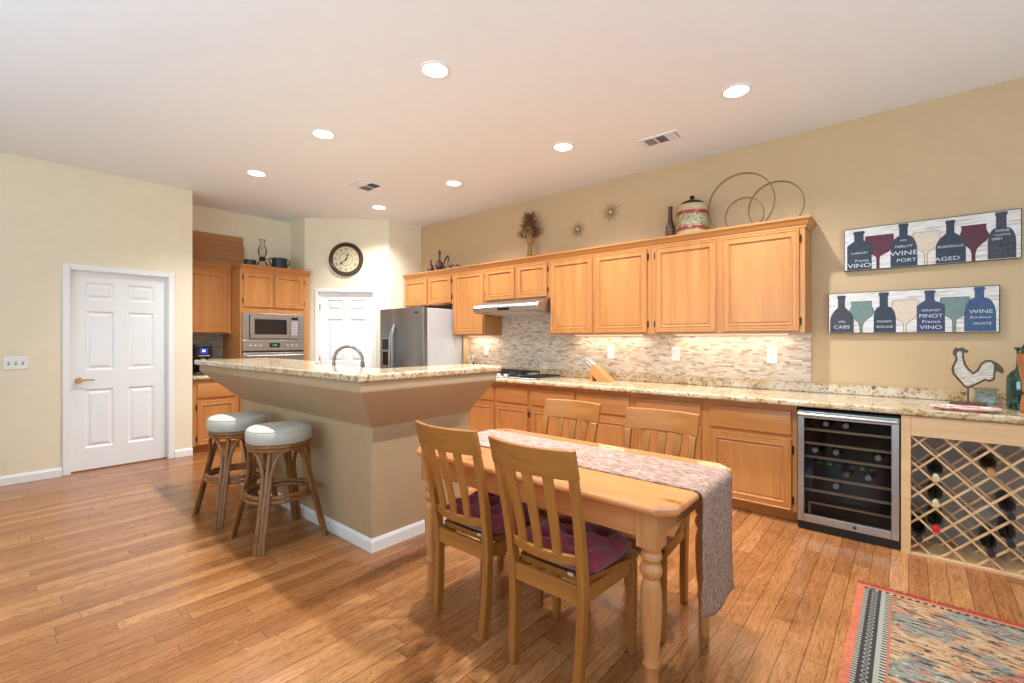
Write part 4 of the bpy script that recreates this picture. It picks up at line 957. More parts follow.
# ------------------------------------------------------------------ dining chairs (built facing +y)
def ypost(z):
    K = [(0, -.207), (.15, -.192), (.30, -.186), (.43, -.188), (.60, -.214), (.80, -.260), (.955, -.302)]
    for (z0, y0), (z1, y1) in zip(K, K[1:]):
        if z <= z1: return y0 + (y1 - y0) * (z - z0) / (z1 - z0)
    return K[-1][1]
def make_chair():
    t = thing('dining_chair', '-', 'chair', (0, 0, 0), 'dining chairs')
    t['label'] = 'oak slat back dining chair'
    for sx in (-1, 1):
        secs = []
        for z in (0, .08, .16, .24, .32, .40, .46, .54, .62, .70, .78, .838):
            yc = ypost(z); xc = sx * (.156 + .030 * z); hw = .0165; hd = .021 if z < .5 else .021 - .006 * (z - .5) / .34
            if z == 0: hd, hw = .017, .0145
            secs.append([(xc - hw, yc - hd, z), (xc + hw, yc - hd, z), (xc + hw, yc + hd, z), (xc - hw, yc + hd, z)])
        b = MB(); b.loft(secs); b.build('rear_leg', M['oak'], t, bevel=.004, smooth=30)
        secs = []
        for z in (0, .10, .20, .30, .40):
            q = .014 + .006 * min(1, z / .3); xc, yc = sx * (.190 + .006 * (1 - z / .4)), .162
            secs.append([(xc - q, yc - q, z), (xc + q, yc - q, z), (xc + q, yc + q, z), (xc - q, yc + q, z)])
        b = MB(); b.loft(secs); b.build('front_leg', M['oak'], t, bevel=.004, smooth=30)
        b = MB(); b.hexa([(sx * .158, -.165, .352), (sx * .176, -.165, .352), (sx * .199, .141, .352), (sx * .181, .141, .352)], [(sx * .158, -.165, .409), (sx * .176, -.165, .409), (sx * .199, .141, .409), (sx * .181, .141, .409)])
        b.build('side_rail', M['oak'], t, smooth=0)
    b = MB(); b.box(-.155, .155, -.200, -.180, .345, .415); b.build('rear_rail', M['oakx'], t, bevel=.002, smooth=0)
    b = MB(); b.box(-.169, .169, .154, .172, .355, .409); b.build('front_rail', M['oakx'], t, bevel=.002, smooth=0)
    # seat: scooped board with rounded front
    nx, ny = 16, 16; top = []; bot = []
    for j in range(ny + 1):
        v = j / ny
        for i in range(nx + 1):
            u = i / nx * 2 - 1; y = -.163 + v * .368 - (.030 * abs(u) ** 3.5 if v > .5 else 0) * (v - .5) * 2; hw = .160 + .062 * min(1, v / .75) if v > .06 else .148 + .012
            hw = .156 + .066 * min(1, v / .8) ** .8; dip = .012 * max(0, 1 - (u / .75) ** 2) * math.sin(PI * min(1, v * 1.12)) if v < .893 else 0
            top.append((u * hw, y, .436 - dip)); bot.append((u * (hw - .008), y - (.006 if v > .9 else -.002), .4095))
    b = MB(); N_ = (nx + 1) * (ny + 1); fs = []
    for j in range(ny):
        for i in range(nx):
            a = j * (nx + 1) + i; fs += [(a, a + 1, a + nx + 2, a + nx + 1), (N_ + a, N_ + a + nx + 1, N_ + a + nx + 2, N_ + a + 1)]
    for i in range(nx): fs += [(i, N_ + i, N_ + i + 1, i + 1), (ny * (nx + 1) + i, ny * (nx + 1) + i + 1, N_ + ny * (nx + 1) + i + 1, N_ + ny * (nx + 1) + i)]
    for j in range(ny):
        a, c = j * (nx + 1), j * (nx + 1) + nx; fs += [(a, a + nx + 1, N_ + a + nx + 1, N_ + a), (c, N_ + c, N_ + c + nx + 1, c + nx + 1)]
    b.add(top + bot, fs); b.build('seat', M['oak'], t, smooth=30)
    def curved(z0, z1, hw, bow, th, name, lean=1.0, up=0):
        b = MB(); secs = []
        for i in range(17):
            u = i / 16 * 2 - 1; x = u * hw; q = bow * (1 - u * u)
            secs.append([(x, ypost(z0) - q + th / 2, z0), (x, ypost(z0) - q - th / 2, z0), (x, ypost(z1) - q - th / 2, z1 + up * (1 - u * u)), (x, ypost(z1) - q + th / 2, z1 + up * (1 - u * u))])
        b.loft(secs); b.build(name, M['oakx'], t, bevel=.003, smooth=30)
    curved(.839, .950, .203, .046, .024, 'crest_rail')
    curved(.495, .535, .1555, .036, .020, 'lower_rail')
    for u in (-.48, 0, .48):
        b = MB(); secs = []
        for k in range(7):
            z = .530 + (.8395 - .530) * k / 6; w0, w1 = .024 * 1, .0275; hw = w0 + (w1 - w0) * k / 6; x = u * (.170 + .018 * k / 6); q = (.036 + .010 * k / 6) * (1 - u * u); y = ypost(z) - q
            secs.append([(x - hw * .82, y - .006, z), (x + hw * .82, y - .006, z), (x + hw * .82, y + .006, z), (x - hw * .82, y + .006, z)])
        b.loft(secs); b.build('slat', M['oak'], t, bevel=.002, smooth=30)
    return t
chair = make_chair()
for i, (x, y, rz, lab) in enumerate(((-1.092, 1.676, 0, 'oak slat back chair nearest the viewer, back toward the camera'), (-1.608, 1.705, 0, 'oak slat back chair nearest the island, back toward the camera'),
                                     (-1.028, 2.165, PI, 'oak chair across the table, right one before the base cabinets'), (-1.615, 2.175, PI, 'oak chair across the table, left one before the base cabinets'))):
    c = chair if i == 0 else copy_tree(chair)
    c.location = (x, y, 0); c.rotation_euler = (0, 0, rz); c['label'] = lab
def cushion(x, y, label):
    t = thing('chair_cushion', label, 'cushion', (x, y, .425), 'burgundy chair cushions'); b = MB(); n = 26; z0 = .4375
    tufts = [(a, c) for a in (-.45, .45) for c in (-.45, .45)] + [(0, 0)]
    top = []; bot = []
    for j in range(n + 1):
        for i in range(n + 1):
            u, v = i / n * 2 - 1, j / n * 2 - 1
            uu = u * math.sqrt(1 - v * v * .16); vv = v * math.sqrt(1 - u * u * .16)
            h = ((1 - u ** 6) * (1 - v ** 6)) ** .5; g = sum(math.exp(-((u - a) ** 2 + (v - c) ** 2) / .03) for a, c in tufts)
            puff = .5 + .5 * (math.cos(u * 6.9) * math.cos(v * 6.9) * -1)
            top.append((x + uu * .211, y + .006 + vv * .182, z0 + .026 + h * (.046 + .024 * puff - .026 * min(1, g)))); bot.append((x + uu * .209, y + .006 + vv * .180, z0 + .026 * (1 - h)))
    N_ = (n + 1) ** 2; fs = []
    for j in range(n):
        for i in range(n):
            a = j * (n + 1) + i; fs += [(a, a + 1, a + n + 2, a + n + 1), (N_ + a, N_ + a + n + 1, N_ + a + n + 2, N_ + a + 1)]
    for i in range(n): fs += [(i, N_ + i, N_ + i + 1, i + 1), (n * (n + 1) + i, n * (n + 1) + i + 1, N_ + n * (n + 1) + i + 1, N_ + n * (n + 1) + i), (i * (n + 1), (i + 1) * (n + 1), N_ + (i + 1) * (n + 1), N_ + i * (n + 1)), (i * (n + 1) + n, N_ + i * (n + 1) + n, N_ + (i + 1) * (n + 1) + n, (i + 1) * (n + 1) + n)]
    b.add(top + bot, fs); b.build('pad', M['cushion'], t, smooth=180)
    for a, c in tufts:
        q = MB(); q.sphere((x + a * .19, y + .006 + c * .172, z0 + .058), .006, 10, 6, .6); q.build('button', M['cushion'], t)
    q = MB(); q.box(x + .100, x + .125, y - .188, y - .184, .440, .452); q.build('care_tag', M['seatcloth'], t, smooth=0)
cushion(-1.092, 1.676, 'burgundy tufted cushion on the chair nearest the viewer')
cushion(-1.608, 1.705, 'burgundy tufted cushion on the chair nearest the island')

# ------------------------------------------------------------------ rattan bar stools
def make_stool():
    t = thing('bar_stool', 'rattan stool', 'stool', (0, 0, 0), 'rattan bar stools')
    b = MB(); b.lathe([(.001, .662), (.196, .656), (.203, .662), (.205, .70), (.203, .730), (.197, .735), (.198, .740), (.186, .752), (.11, .761), (.001, .763)], (0, 0, 0), 48); b.build('seat_cushion', M['seatcloth'], t, smooth=50)
    b = MB(); b.torus((0, 0, .642), .190, .0135, seg=48); b.torus((0, 0, .618), .183, .012, seg=48); b.lathe([(.001, .634), (.182, .634), (.182, .6555), (.001, .6555)], (0, 0, 0), 40); b.build('seat_rim', M['rattan'], t)
    R = lambda z: .142 + (.300 - .142) * (1 - z / .62) ** 1.0
    for k in range(4):
        a = PI / 4 + k * PI / 2; ca, sa = math.cos(a), math.sin(a); b = MB()
        P = lambda r, s_, z: (r * ca - s_ * sa, r * sa + s_ * ca, z)
        b.tube([P(R(z), 0, z) for z in (0.0, .15, .3, .45, .622)], .0155, 10)
        for sg in (-1, 1):
            pts = [P(R(z) + .005, sg * .023, z) for z in (0.0, .15, .30, .42)]
            for i in range(1, 7):
                f = i / 6; ang = a + sg * (.12 + .50 * f ** 1.7); z = .42 + .190 * math.sin(f * PI / 2) ** 1.05; r = (R(.42)) * (1 - f) + .174 * f
                pts.append((r * math.cos(ang), r * math.sin(ang), z))
            b.tube(pts, .0125, 9)
        b.build('leg', M['rattan'], t)
    b = MB(); b.torus((0, 0, .292), .206, .0135, seg=44); b.torus((0, 0, .322), .200, .0135, seg=44); b.build('foot_ring', M['rattan'], t)
    for k in range(4):
        a = PI / 4 + k * PI / 2; b = MB(); b.tube([(.222 * math.cos(a + s_), .222 * math.sin(a + s_), z) for s_, z in ((-.14, .307), (0, .309), (.14, .307))], .006, 6); b.build('binding', M['rattan'], t)
    return t
st = make_stool(); st.location = (-3.268, 1.375, 0); st['label'] = 'rattan stool with cream cushion, nearer of the two at the island'
c = copy_tree(st); c.location = (-3.955, 1.352, 0); c.rotation_euler = (0, 0, .05); c['label'] = 'rattan stool with cream cushion, farther of the two at the island'

# ------------------------------------------------------------------ rug
t = thing('area_rug', 'orange bordered oriental rug before the wine rack', 'rug', (-.212, 3.165, 0))
b = MB(); b.box(-.212, -.212 + RUG_W, 3.165 - RUG_H, 3.165, .0005, .010); b.build('pile', M['rug'], t, bevel=.003)
b = MB()
for k in range(230):
    x = -.205 + (RUG_W - .014) * k / 229; l = random.uniform(.026, .044); w = random.uniform(-.006, .006)
    b.tube([(x, 3.1652, .006), (x + w, 3.1652 + l * .6, .013), (x + w * 1.5, 3.1652 + l, .003)], [.0042, .0046, .0035], 5)
f_ = b.build('fringe', M['fringe'], t); f_['kind'] = 'stuff'; f_['label'] = 'short red looped fringe'

# ------------------------------------------------------------------ wall art
def art(name, x0, x1, z0, z1, label, motifs, words):
    t = thing(name, label, 'wall art', ((x0 + x1) / 2, WALL_Y - .001, (z0 + z1) / 2), 'wine themed boards'); y = WALL_Y - .034
    b = MB(); b.box(x0, x1, y, WALL_Y - .002, z0, z1); b.build('board', M['planks'], t, bevel=.003, smooth=0)
    b = MB()
    for a, c, d, e in ((x0 - .002, x1 + .002, z1, z1 + .003), (x0 - .002, x1 + .002, z0 - .003, z0), (x0 - .003, x0, z0, z1), (x1, x1 + .003, z0, z1)): b.box(a, c, y - .001, WALL_Y - .003, d, e)
    b.build('edge', M['bronze'], t, smooth=0)
    parts = {}
    for i, m_ in enumerate(motifs):
        b = MB()
        if m_[0] == 'b':
            _, xl, xr, nl, nr, zt, s1, s2, zb, mat, style = m_; q = (nr - nl) * .10; zb = max(zb, z0 + .002)
            L = [(xl, zb), (xl, s2)]
            if style == 'square': L += [(xl + .004, s2 + .010), (nl - .006, s1 + .004), (nl, s1 + .012)]
            else:
                for k in range(1, 7):
                    f = k / 6; L.append((xl + (nl - xl) * (f ** 1.7 if style == 'slope' else 1 - math.cos(f * PI / 2)), s2 + (s1 - s2) * (math.sin(f * PI / 2) if style == 'slope' else f ** .8)))
            L += [(nl, zt - .022), (nl - q, zt - .020), (nl - q, zt - .004), (nl, zt)]
            cm = (nl + nr) / 2; Rr = [(xr if p[0] == xl else nr + (nl - p[0]) * (xr - nr) / max(1e-4, (nl - xl)), p[1]) for p in reversed(L)]
            b.prism(L + Rr, 'y', y - .0022 - .0003 * (i % 2), y - .0002); o = b.build('bottle_motif', M[mat], t, smooth=0)
        else:
            _, xl, xr, rl, rr, zt, zb, xs, mat, style = m_; h = zt - zb; w = (xr - xl); L = []
            if style == 'tulip': L = [(rl, zt), (rl + .004, zt - .02 * h / .15), (rl + .002, zt - .25 * h), (xl, zt - .55 * h), (xl + .10 * w, zt - .75 * h), (xl + .32 * w, zb), (xs - .014, zb - .02), (xs - .008, zb - .05), (xs - .008, z0 + .002)]
            else: L = [(rl, zt), (xl, zt - .35 * h), (xl + .02 * w, zt - .58 * h), (xl + .16 * w, zt - .82 * h), (xl + .38 * w, zb), (xs - .010, zb - .012), (xs - .008, zb - .03), (xs - .008, z0 + .002)]
            Rr = []
            for p in reversed(L): Rr.append((2 * xs - p[0] if p[0] > xl + .3 * w else xr - (p[0] - xl), p[1]))
            b.prism(L + Rr, 'y', y - .0010 - .0002 * (i % 2), y - .0002); o = b.build('glass_motif', M[mat], t, smooth=0)
            ol = MB(); P_ = [Vector((p[0], y - .0014, p[1])) for p in L + Rr]; ol.tube([tuple(p) for p in P_] + [tuple(P_[0])], .0014, 5); ol.build('outline', M['p_outline'] if mat == 'p_cream' else M[{'p_wine': 'ink', 'p_green': 'ink'}.get(mat, 'ink')], o)
        parts[i] = o
    for i, s_, x, z, size, sx in words:
        text_obj('lettering', s_, size, M['p_letter'], parts[i], face_mtx((x, y - .0030, z), (1, 0, 0), (0, -1, 0)), sx, .0003)
art('wine_art', -.380, .557, 1.874, 2.192, 'upper painted board of dark bottles and burgundy wine glasses', [
    ('g', -.252, -.083, -.250, -.095, 2.125, 1.968, -.175, 'p_wine', 'bowl'), ('g', .023, .169, .026, .164, 2.112, 1.969, .094, 'p_cream', 'bowl'), ('g', .261, .413, .275, .394, 2.120, 1.972, .336, 'p_wine', 'tulip'),
    ('b', -.363, -.212, -.319, -.261, 2.171, 2.088, 2.058, 1.877, 'p_navy', 'square'), ('b', -.102, .049, -.052, -.005, 2.188, 2.10, 1.984, 1.877, 'p_navy', 'slope'), ('b', .146, .299, .200, .242, 2.172, 2.084, 1.984, 1.877, 'p_navy', 'round'), ('b', .404, .535, .443, .491, 2.187, 2.083, 1.989, 1.879, 'p_char', 'slope')],
    [(3, 'VINO', -.287, 1.907, .044, 1.35), (3, 'France', -.272, 1.945, .026, 1.2), (3, 'CABERNET', -.288, 2.003, .018, 1.2), (4, 'WINE', -.027, 1.972, .046, 1.32), (4, 'PORT', -.012, 1.920, .034, 1.3), (4, 'MERLOT', -.027, 2.022, .024, 1.1), (4, 'RED', -.028, 2.066, .018, 1.2),
     (5, 'AGED', .205, 1.905, .038, 1.3), (5, 'BORDEAUX', .222, 1.990, .022, 1.15), (6, 'WINE', .472, 2.062, .022, 1.2), (6, '2001', .448, 2.010, .022, 1.2), (6, 'CHIANTI', .472, 2.034, .016, 1.2)])
art('wine_art', -.482, .458, 1.392, 1.700, 'lower painted board of blue bottles and green wine glasses', [
    ('g', -.354, -.195, -.338, -.221, 1.632, 1.484, -.277, 'p_green', 'tulip'), ('g', -.095, .057, -.090, .052, 1.630, 1.468, -.020, 'p_cream', 'bowl'), ('g', .165, .323, .172, .312, 1.635, 1.486, .241, 'p_green', 'bowl'),
    ('b', -.473, -.322, -.422, -.377, 1.684, 1.591, 1.479, 1.395, 'p_char', 'round'), ('b', -.201, -.071, -.166, -.117, 1.692, 1.587, 1.500, 1.395, 'p_navy', 'slope'), ('b', .045, .194, .090, .139, 1.690, 1.610, 1.578, 1.396, 'p_slate', 'square'), ('b', .291, .443, .342, .387, 1.697, 1.625, 1.519, 1.397, 'p_blue', 'slope')],
    [(3, 'CABS', -.398, 1.437, .036, 1.2), (3, 'VIN', -.398, 1.478, .024, 1.2), (4, 'MALBEC', -.136, 1.475, .022, 1.1), (4, 'ROUGE', -.136, 1.435, .024, 1.2), (5, 'PINOT', .120, 1.508, .036, 1.2), (5, 'France', .122, 1.468, .028, 1.3), (5, 'VINO', .120, 1.427, .036, 1.35), (5, 'GRAND', .120, 1.548, .022, 1.3),
     (6, 'WINE', .372, 1.530, .036, 1.25), (6, 'Bordeaux', .370, 1.492, .022, 1.2), (6, 'WHITE', .378, 1.448, .024, 1.2)])

# ------------------------------------------------------------------ starbursts, wheat sheaf, hoops and pots above the cabinets
def star(x, z, R, label):
    t = thing('starburst', label, 'wall ornament', (x, WALL_Y - .002, z), 'brass starbursts'); y = WALL_Y - .018
    b = MB(); b.sphere((x, y, z), .020, 16, 10, 1); o = b.build('center', M['capsule_cream'], t)
    b = MB(); b.cyl((x, WALL_Y - .001, z), (x, y + .004, z), .012, seg=12); b.build('stem', M['gold'], t)
    for k in range(16):
        a = 2 * PI * k / 16 + .1; r = R * (1 if k % 2 else .78)
        b = MB(); b.tube([(x + .016 * math.cos(a), y, z + .016 * math.sin(a)), (x + r * math.cos(a), y + .004, z + r * math.sin(a))], [.0034, .0018], 5); b.build('ray', M['gold'], t)
star(-2.839, 2.583, .105, 'brass starburst ornament, lower left of the pair on the tan wall'); star(-2.424, 2.702, .112, 'brass starburst ornament, upper right of the pair on the tan wall')

ZC = UTOP + .0005
t = thing('wheat_sheaf', 'dried wheat sheaf standing on the long wall cabinets', 'dried plant', (-3.455, 4.36, ZC)); cx, cy = -3.455, 4.36
b = MB()
for k in range(46):
    a = random.random() * 2 * PI; r0 = .065 * math.sqrt(random.random()); r1 = .028 * math.sqrt(random.random())
    b.tube([(cx + r0 * math.cos(a) * .9, cy + r0 * math.sin(a) * .7, ZC), (cx + r1 * math.cos(a), cy + r1 * math.sin(a), ZC + .26), (cx + r1 * 1.6 * math.cos(a), cy + r1 * 1.4 * math.sin(a), ZC + .40)], .0042, 5)
b.build('stalks', M['straw'], t)
b = MB(); b.torus((cx, cy, ZC + .27), .036, .008, seg=20); b.torus((cx, cy, ZC + .285), .035, .008, seg=20); b.build('tie', M['straw'], t)
b = MB()
for k in range(420):
    f = random.random(); z = ZC + .33 + .24 * f; sp = .055 * (1 - f) + .018; a = random.random() * 2 * PI
    x0_, y0_ = cx + sp * math.cos(a) * random.random(), cy + sp * math.sin(a) * .6 * random.random(); L = random.uniform(.085, .155) * (1 - .3 * f); up = random.uniform(-.25, .7) + f * .9
    d = Vector((math.cos(a), math.sin(a) * .55, up)).normalized() * L
    if y0_ + d.y > WALL_Y - .01: d.y = WALL_Y - .01 - y0_
    b.tube([(x0_, y0_, z), (x0_ + d.x * .5, y0_ + d.y * .5, z + d.z * .55), (x0_ + d.x, y0_ + d.y, z + d.z)], [.0035, .003, .0008], 4)
o = b.build('wheat_heads', M['sheafdark'], t); o['kind'] = 'stuff'; o['label'] = 'dark bristling wheat heads'
b = MB()
for k in range(40):
    a = random.random() * 2 * PI; z = ZC + random.uniform(.34, .44); r = random.uniform(.03, .075); x_, y_ = cx + r * math.cos(a), cy - abs(r * math.sin(a)) * .9
    b.lathe([(.001, -.022), (.007, -.012), (.009, 0), (.006, .014), (.001, .026)], (x_, y_, z), 8)
o = b.build('pale_ears', M['straw'], t); o['kind'] = 'stuff'; o['label'] = 'pale plump wheat ears'

t = thing('hoop_sculpture', 'three thin metal hoops standing on the rightmost wall cabinet', 'sculpture', (-.98, 4.32, ZC))
for x, y, r in ((-1.098, 4.30, .262), (-1.058, 4.26, .150), (-.838, 4.34, .204)):
    b = MB()
    for dy in (-.012, .012): b.torus((x, y + dy, ZC + r + .0045), r, .0034, 'y', 72, 7)
    for k in range(8): a = 2 * PI * k / 8 + .3; b.cyl((x + r * math.cos(a), y - .012, ZC + r + .0045 + r * math.sin(a)), (x + r * math.cos(a), y + .012, ZC + r + .0045 + r * math.sin(a)), .003, seg=6)
    b.build('hoop', M['gold'], t)

t = thing('canister', 'painted ceramic canister with red bands and dark lid', 'canister', (-1.513, 4.32, ZC)); c_ = (-1.513, 4.32, ZC)
b = MB(); b.lathe([(.118, 0), (.132, .006), (.137, .02), (.137, .30), (.132, .325), (.120, .335), (.11, .335), (.001, .334)], c_, 40); b.build('jar', M['jar'], t)
b = MB(); b.lathe([(.001, .336), (.100, .336), (.100, .345), (.094, .36), (.06, .377), (.022, .384), (.014, .39), (.013, .398), (.022, .408), (.020, .422), (.010, .428), (.001, .428)], c_, 32); b.build('lid', M['iron'], t)
t = thing('decorative_bottle', 'slim brown bottle beside the painted canister', 'bottle', (-1.722, 4.33, ZC))
b = MB(); b.lathe([(.040, 0), (.045, .008), (.046, .12), (.042, .17), (.026, .22), (.021, .25), (.020, .35), (.023, .355), (.023, .366), (.001, .366)], (-1.722, 4.33, ZC), 24); b.build('body', M['vase_brown'], t)
b = MB()
for k in range(5): b.torus((-1.722, 4.33, ZC + .03 + k * .026), .0463, .0018, seg=24, rs=5)
b.build('netting', M['straw'], t)

t = thing('teardrop_vase', 'small teardrop shaped dark vase at the fridge end of the cabinets', 'vase', (-5.21, 4.30, ZC))
b = MB(); b.lathe([(.022, 0), (.022, .008), (.008, .02), (.012, .035), (.040, .06), (.053, .095), (.046, .13), (.026, .17), (.014, .20), (.012, .235), (.016, .245), (.001, .245)], (-5.21, 4.30, ZC), 24); b.build('body', M['vase_brown'], t)
t = thing('bulb_vase', 'dark round bodied vase with tall neck on three feet', 'vase', (-5.045, 4.32, ZC))
b = MB(); b.lathe([(.001, .085), (.03, .085), (.058, .11), (.066, .145), (.056, .185), (.03, .21), (.014, .23), (.012, .27), (.018, .30), (.020, .335), (.012, .365), (.001, .372)], (-5.045, 4.32, ZC), 24); b.build('body', M['vase_brown'], t)
for k in range(3):
    a = 2 * PI * k / 3 + .5; b = MB(); b.tube([(-5.045 + .03 * math.cos(a), 4.32 + .03 * math.sin(a), ZC + .10), (-5.045 + .05 * math.cos(a), 4.32 + .05 * math.sin(a), ZC + .05), (-5.045 + .055 * math.cos(a), 4.32 + .055 * math.sin(a), ZC)], .006, 6); b.build('foot', M['metalwork'], t)
t = thing('metal_candleholder', 'scrolled metal candle holder beside the round bodied vase', 'candle holder', (-4.80, 4.30, ZC)); x0_, y0_ = -4.80, 4.30
b = MB(); b.lathe([(.001, 0), (.13, 0), (.13, .012), (.001, .014)], (x0_, y0_, ZC), 28); b.build('base', M['metalwork'], t)
for k, (dx_, s_) in enumerate(((-.10, 1), (-.02, 1), (.05, -1), (.11, 1))):
    b = MB(); pts = []
    for i in range(16):
        f = i / 15; a = f * 4.6; r = .052 * (1 - f * .72); pts.append((x0_ + dx_ + s_ * r * math.sin(a), y0_ - .03 + .02 * k, ZC + .012 + .075 - r * math.cos(a) + .02 * f))
    pts = [(pts[0][0], pts[0][1], ZC + .012)] + pts; b.tube(pts, .008, 6); b.build('scroll', M['metalwork'], t)
b = MB(); pts = [(x0_ - .11, y0_, ZC + .06), (x0_ - .125, y0_, ZC + .17), (x0_ - .085, y0_, ZC + .24), (x0_ - .045, y0_, ZC + .26), (x0_ - .035, y0_, ZC + .20), (x0_ - .06, y0_, ZC + .14)]; b.tube(pts, [.006, .008, .012, .016, .010, .004], 7); b.build('leaf', M['metalwork'], t)

# ------------------------------------------------------------------ things on the long worktop
ZW = CZ1 + .0005
t = thing('knife_block', 'slanted wooden knife block on the granite worktop', 'knife block', (-2.44, 4.22, ZW))
bx, byy = -2.50, 4.17; ang = math.radians(40)
ax = Vector((-math.cos(ang), 0, math.sin(ang))); pn = Vector((math.sin(ang), 0, math.cos(ang)))     # axis toward the handles (up left), normal up right
o0 = Vector((-2.262, 0, ZW)); c0 = o0; c1 = o0 + ax * .225; c3 = o0 + pn * 0 + Vector((.0, 0, 0))
thk = .098
A_ = o0; B_ = o0 + ax * .262; C_ = B_ + pn * -thk; 
kk = (C_.z - ZW) / math.sin(ang); D_ = C_ - ax * kk
b = MB(); b.prism([(A_.x, A_.z), (B_.x, B_.z), (C_.x, C_.z), (D_.x, D_.z)], 'y', byy, byy + .105); b.build('block', M['block'], t, bevel=.004, smooth=0)
b = MB(); b.box(C_.x + .012, C_.x + .042, byy + .01, byy + .095, ZW, C_.z - .012 + .0); b.build('support', M['block'], t, bevel=.002, smooth=0)
for k, (q, yy, L, lab) in enumerate(((-.018, .028, .115, 'steel handled knife at the near upper slot of the block'), (-.018, .074, .105, 'steel handled knife at the far upper slot of the block'), (-.046, .028, .10, 'steel handled knife at the near middle slot of the block'), (-.046, .074, .098, 'steel handled knife at the far middle slot of the block'), (-.068, .052, .085, 'short steel handled knife in the lowest slot of the block'))):
    s0 = B_ + pn * q; kt = thing('kitchen_knife', lab, 'knife', (s0.x, byy + yy, s0.z), 'knives in the block'); yv = byy + yy
    P = lambda d: (s0.x + ax.x * d, yv, s0.z + ax.z * d)
    b = MB(); b.tube([P(.0008), P(.014)], [.0085, .0085], 8); b.build('bolster', M['steel'], kt)
    b = MB(); b.tube([P(.0142), P(.03), P(L * .6), P(L)], [.008, .0095, .0085, .010], 10); b.build('handle', M['steel'], kt)
# corner group beside the fridge
t = thing('wooden_tray', 'small wooden tray in the corner beside the fridge', 'tray', (-4.42, 4.34, ZW))
b = MB(); b.box(-4.53, -4.30, 4.27, 4.42, ZW, ZW + .010)
for a in ((-4.53, -4.30, 4.27, 4.278), (-4.53, -4.30, 4.412, 4.42), (-4.53, -4.522, 4.278, 4.412), (-4.308, -4.30, 4.278, 4.412)): b.box(*a, ZW + .010, ZW + .040)
b.build('tray_body', M['block'], t, smooth=0)
b = MB(); b.lathe([(.026, 0), (.030, .01), (.030, .055), (.012, .085), (.011, .115), (.014, .12), (.001, .12)], (-4.36, 4.32, ZW + .0105), 20); tag(b.build('dark_bottle', M['pottery']), 'small dark bottle standing in the wooden tray', 'bottle')
t = thing('utensil_crock', 'white ceramic crock holding pale utensils in the wooden tray', 'crock', (-4.46, 4.35, ZW + .0105))
b = MB(); b.lathe([(.030, 0), (.036, .006), (.038, .085), (.034, .085), (.032, .01), (.001, .008)], (-4.46, 4.35, ZW + .0105), 20); b.build('crock', M['plate'], t)
for k, (dx_, dy_) in enumerate(((.05, .01), (.075, -.01), (-.03, .0))):
    b = MB(); b.tube([(-4.46 + dx_ * .15, 4.35 + dy_, ZW + .03), (-4.46 + dx_ * .8, 4.35 + dy_, ZW + .17), (-4.46 + dx_, 4.35 + dy_, ZW + .21)], [.004, .005, .014], 8); tag(b.build('cooking_spoon', M['plate']), ['pale spoon in the crock leaning slightly right', 'pale spoon in the crock leaning farthest right', 'pale spoon in the crock leaning left'][k], 'spoon', 'spoons in the crock')

# rooster
RP = [(.218, 1.246), (.22, 1.269), (.231, 1.29), (.246, 1.284), (.261, 1.291), (.275, 1.281), (.291, 1.27), (.291, 1.256), (.271, 1.256), (.271, 1.228), (.281, 1.181), (.295, 1.154), (.315, 1.131), (.331, 1.155), (.348, 1.193), (.367, 1.212), (.393, 1.213), (.421, 1.195), (.443, 1.164), (.448, 1.137), (.437, 1.13), (.418, 1.145), (.409, 1.126), (.409, 1.095), (.399, 1.08), (.38, 1.075), (.367, 1.083), (.348, 1.068), (.328, 1.053), (.315, 1.047), (.311, 1.036), (.288, 1.029), (.271, 1.035), (.254, 1.062), (.234, 1.09), (.217, 1.117), (.211, 1.15), (.22, 1.184), (.231, 1.213), (.227, 1.232)]
t = thing('rooster_figure', 'whitewashed slat rooster figure on a rod above the worktop', 'figurine', (.29, 4.15, ZW)); ry = 4.15
b = MB(); b.prism(RP, 'y', ry - .008, ry + .008); b.build('silhouette', M['rooster_edge'], t, bevel=.002, smooth=0)
IN = [(.236, 1.246), (.243, 1.262), (.256, 1.266), (.262, 1.252), (.260, 1.225), (.269, 1.178), (.286, 1.146), (.313, 1.117), (.336, 1.140), (.352, 1.180), (.369, 1.198), (.392, 1.199), (.404, 1.180), (.402, 1.140), (.399, 1.100), (.382, 1.088), (.366, 1.096), (.344, 1.080), (.318, 1.060), (.290, 1.043), (.276, 1.046), (.262, 1.070), (.243, 1.098), (.228, 1.122), (.223, 1.150), (.231, 1.182), (.242, 1.213)]
b = MB(); b.prism(IN, 'y', ry - .0105, ry - .0082); b.build('slat_panel', M['rooster'], t, smooth=0)
b = MB(); b.cyl((.289, ry, ZW + .022), (.289, ry, 1.031), .005, seg=10); b.build('rod', M['rooster_edge'], t)
b = MB(); b.box(.204, .376, ry - .045, ry + .045, ZW, ZW + .0225); b.build('base', M['rooster_edge'], t, bevel=.002, smooth=0)
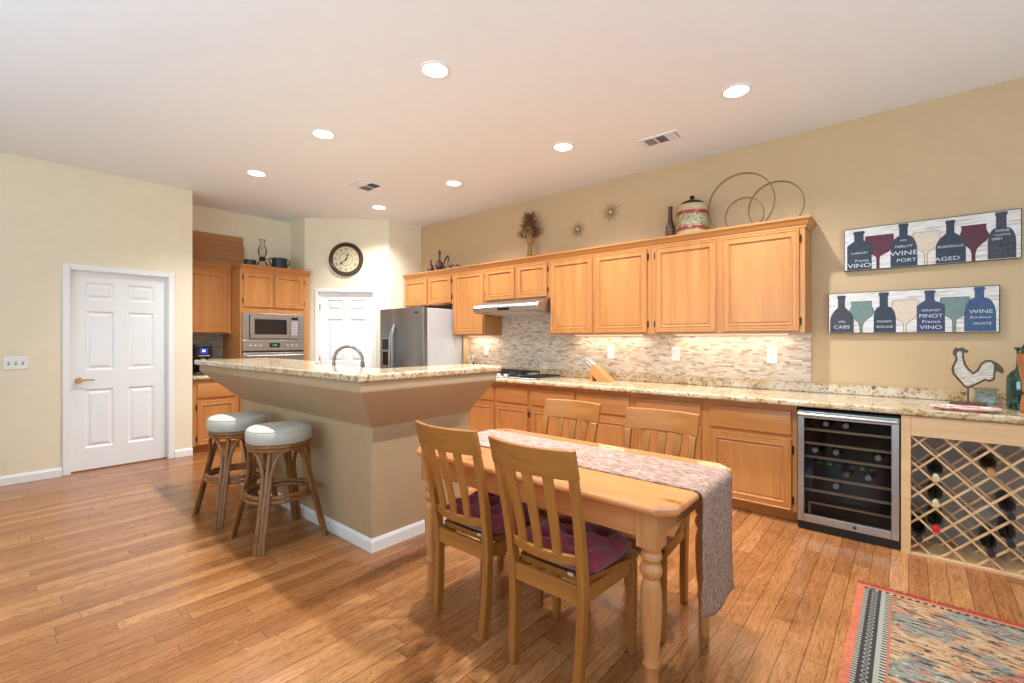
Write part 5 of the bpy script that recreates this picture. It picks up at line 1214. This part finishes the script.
# dish, glass block, bottle, wooden vase
t = thing('serving_dish', 'shallow pink and white glazed dish before the rooster', 'dish', (.255, 3.893, ZW))
b = MB(); secs = []
for r, z in ((.62, 0), (.66, .004), (.85, .009), (1.0, .020), (.99, .024), (.84, .014), (.64, .009), (.01, .008)):
    secs.append([(.255 + .158 * r * math.copysign(abs(math.cos(2 * PI * k / 40)) ** .7, math.cos(2 * PI * k / 40)), 3.893 + .086 * r * math.copysign(abs(math.sin(2 * PI * k / 40)) ** .7, math.sin(2 * PI * k / 40)), ZW + z) for k in range(40)])
b.loft(secs); b.build('dish_body', M['dish'], t, smooth=50)
t = thing('glass_block', 'clear glass block standing behind the rooster', 'glass block', (.385, 4.35, ZW))
b = MB(); b.box(.335, .435, 4.32, 4.38, ZW, ZW + .10); b.build('block', M['clear'], t, bevel=.006)
b = MB(); b.box(.325, .445, 4.312, 4.388, ZW + .1005, ZW + .108); b.build('top_plate', M['clear'], t, bevel=.002)
t = thing('green_bottle', 'dark green glass bottle at the right end of the worktop', 'bottle', (.520, 4.19, ZW))
b = MB(); b.lathe([(.050, 0), (.058, .008), (.060, .17), (.057, .20), (.044, .225), (.022, .245), (.016, .27), (.015, .36), (.020, .366), (.028, .374), (.026, .380), (.012, .378), (.011, .30), (.001, .28)], (.520, 4.19, ZW), 32); b.build('glass_body', M['green_glass'], t)
t = thing('carved_vase', 'carved wooden vase cut off by the right edge, beside the green bottle', 'vase', (.562, 4.060, ZW))
b = MB(); b.lathe([(.055, 0), (.060, .006), (.056, .06), (.050, .11), (.052, .17), (.064, .25), (.072, .32), (.074, .345), (.068, .345), (.060, .28), (.04, .16), (.001, .14)], (.562, 4.060, ZW), 32); b.build('body', M['vasewood'], t)
b = MB(); b.torus((.562, 4.060, ZW + .112), .052, .006, seg=32); b.build('ring', M['bronze'], t)
b = MB(); b.lathe([(.058 * math.sin(PI * i / 14), -.058 * math.cos(PI * i / 14)) for i in range(15)], (.562, 4.060, ZW + .362), 28); tag(b.build('glass_float', M['green_glass']), 'round green glass ball resting in the carved wooden vase', 'glass ball')
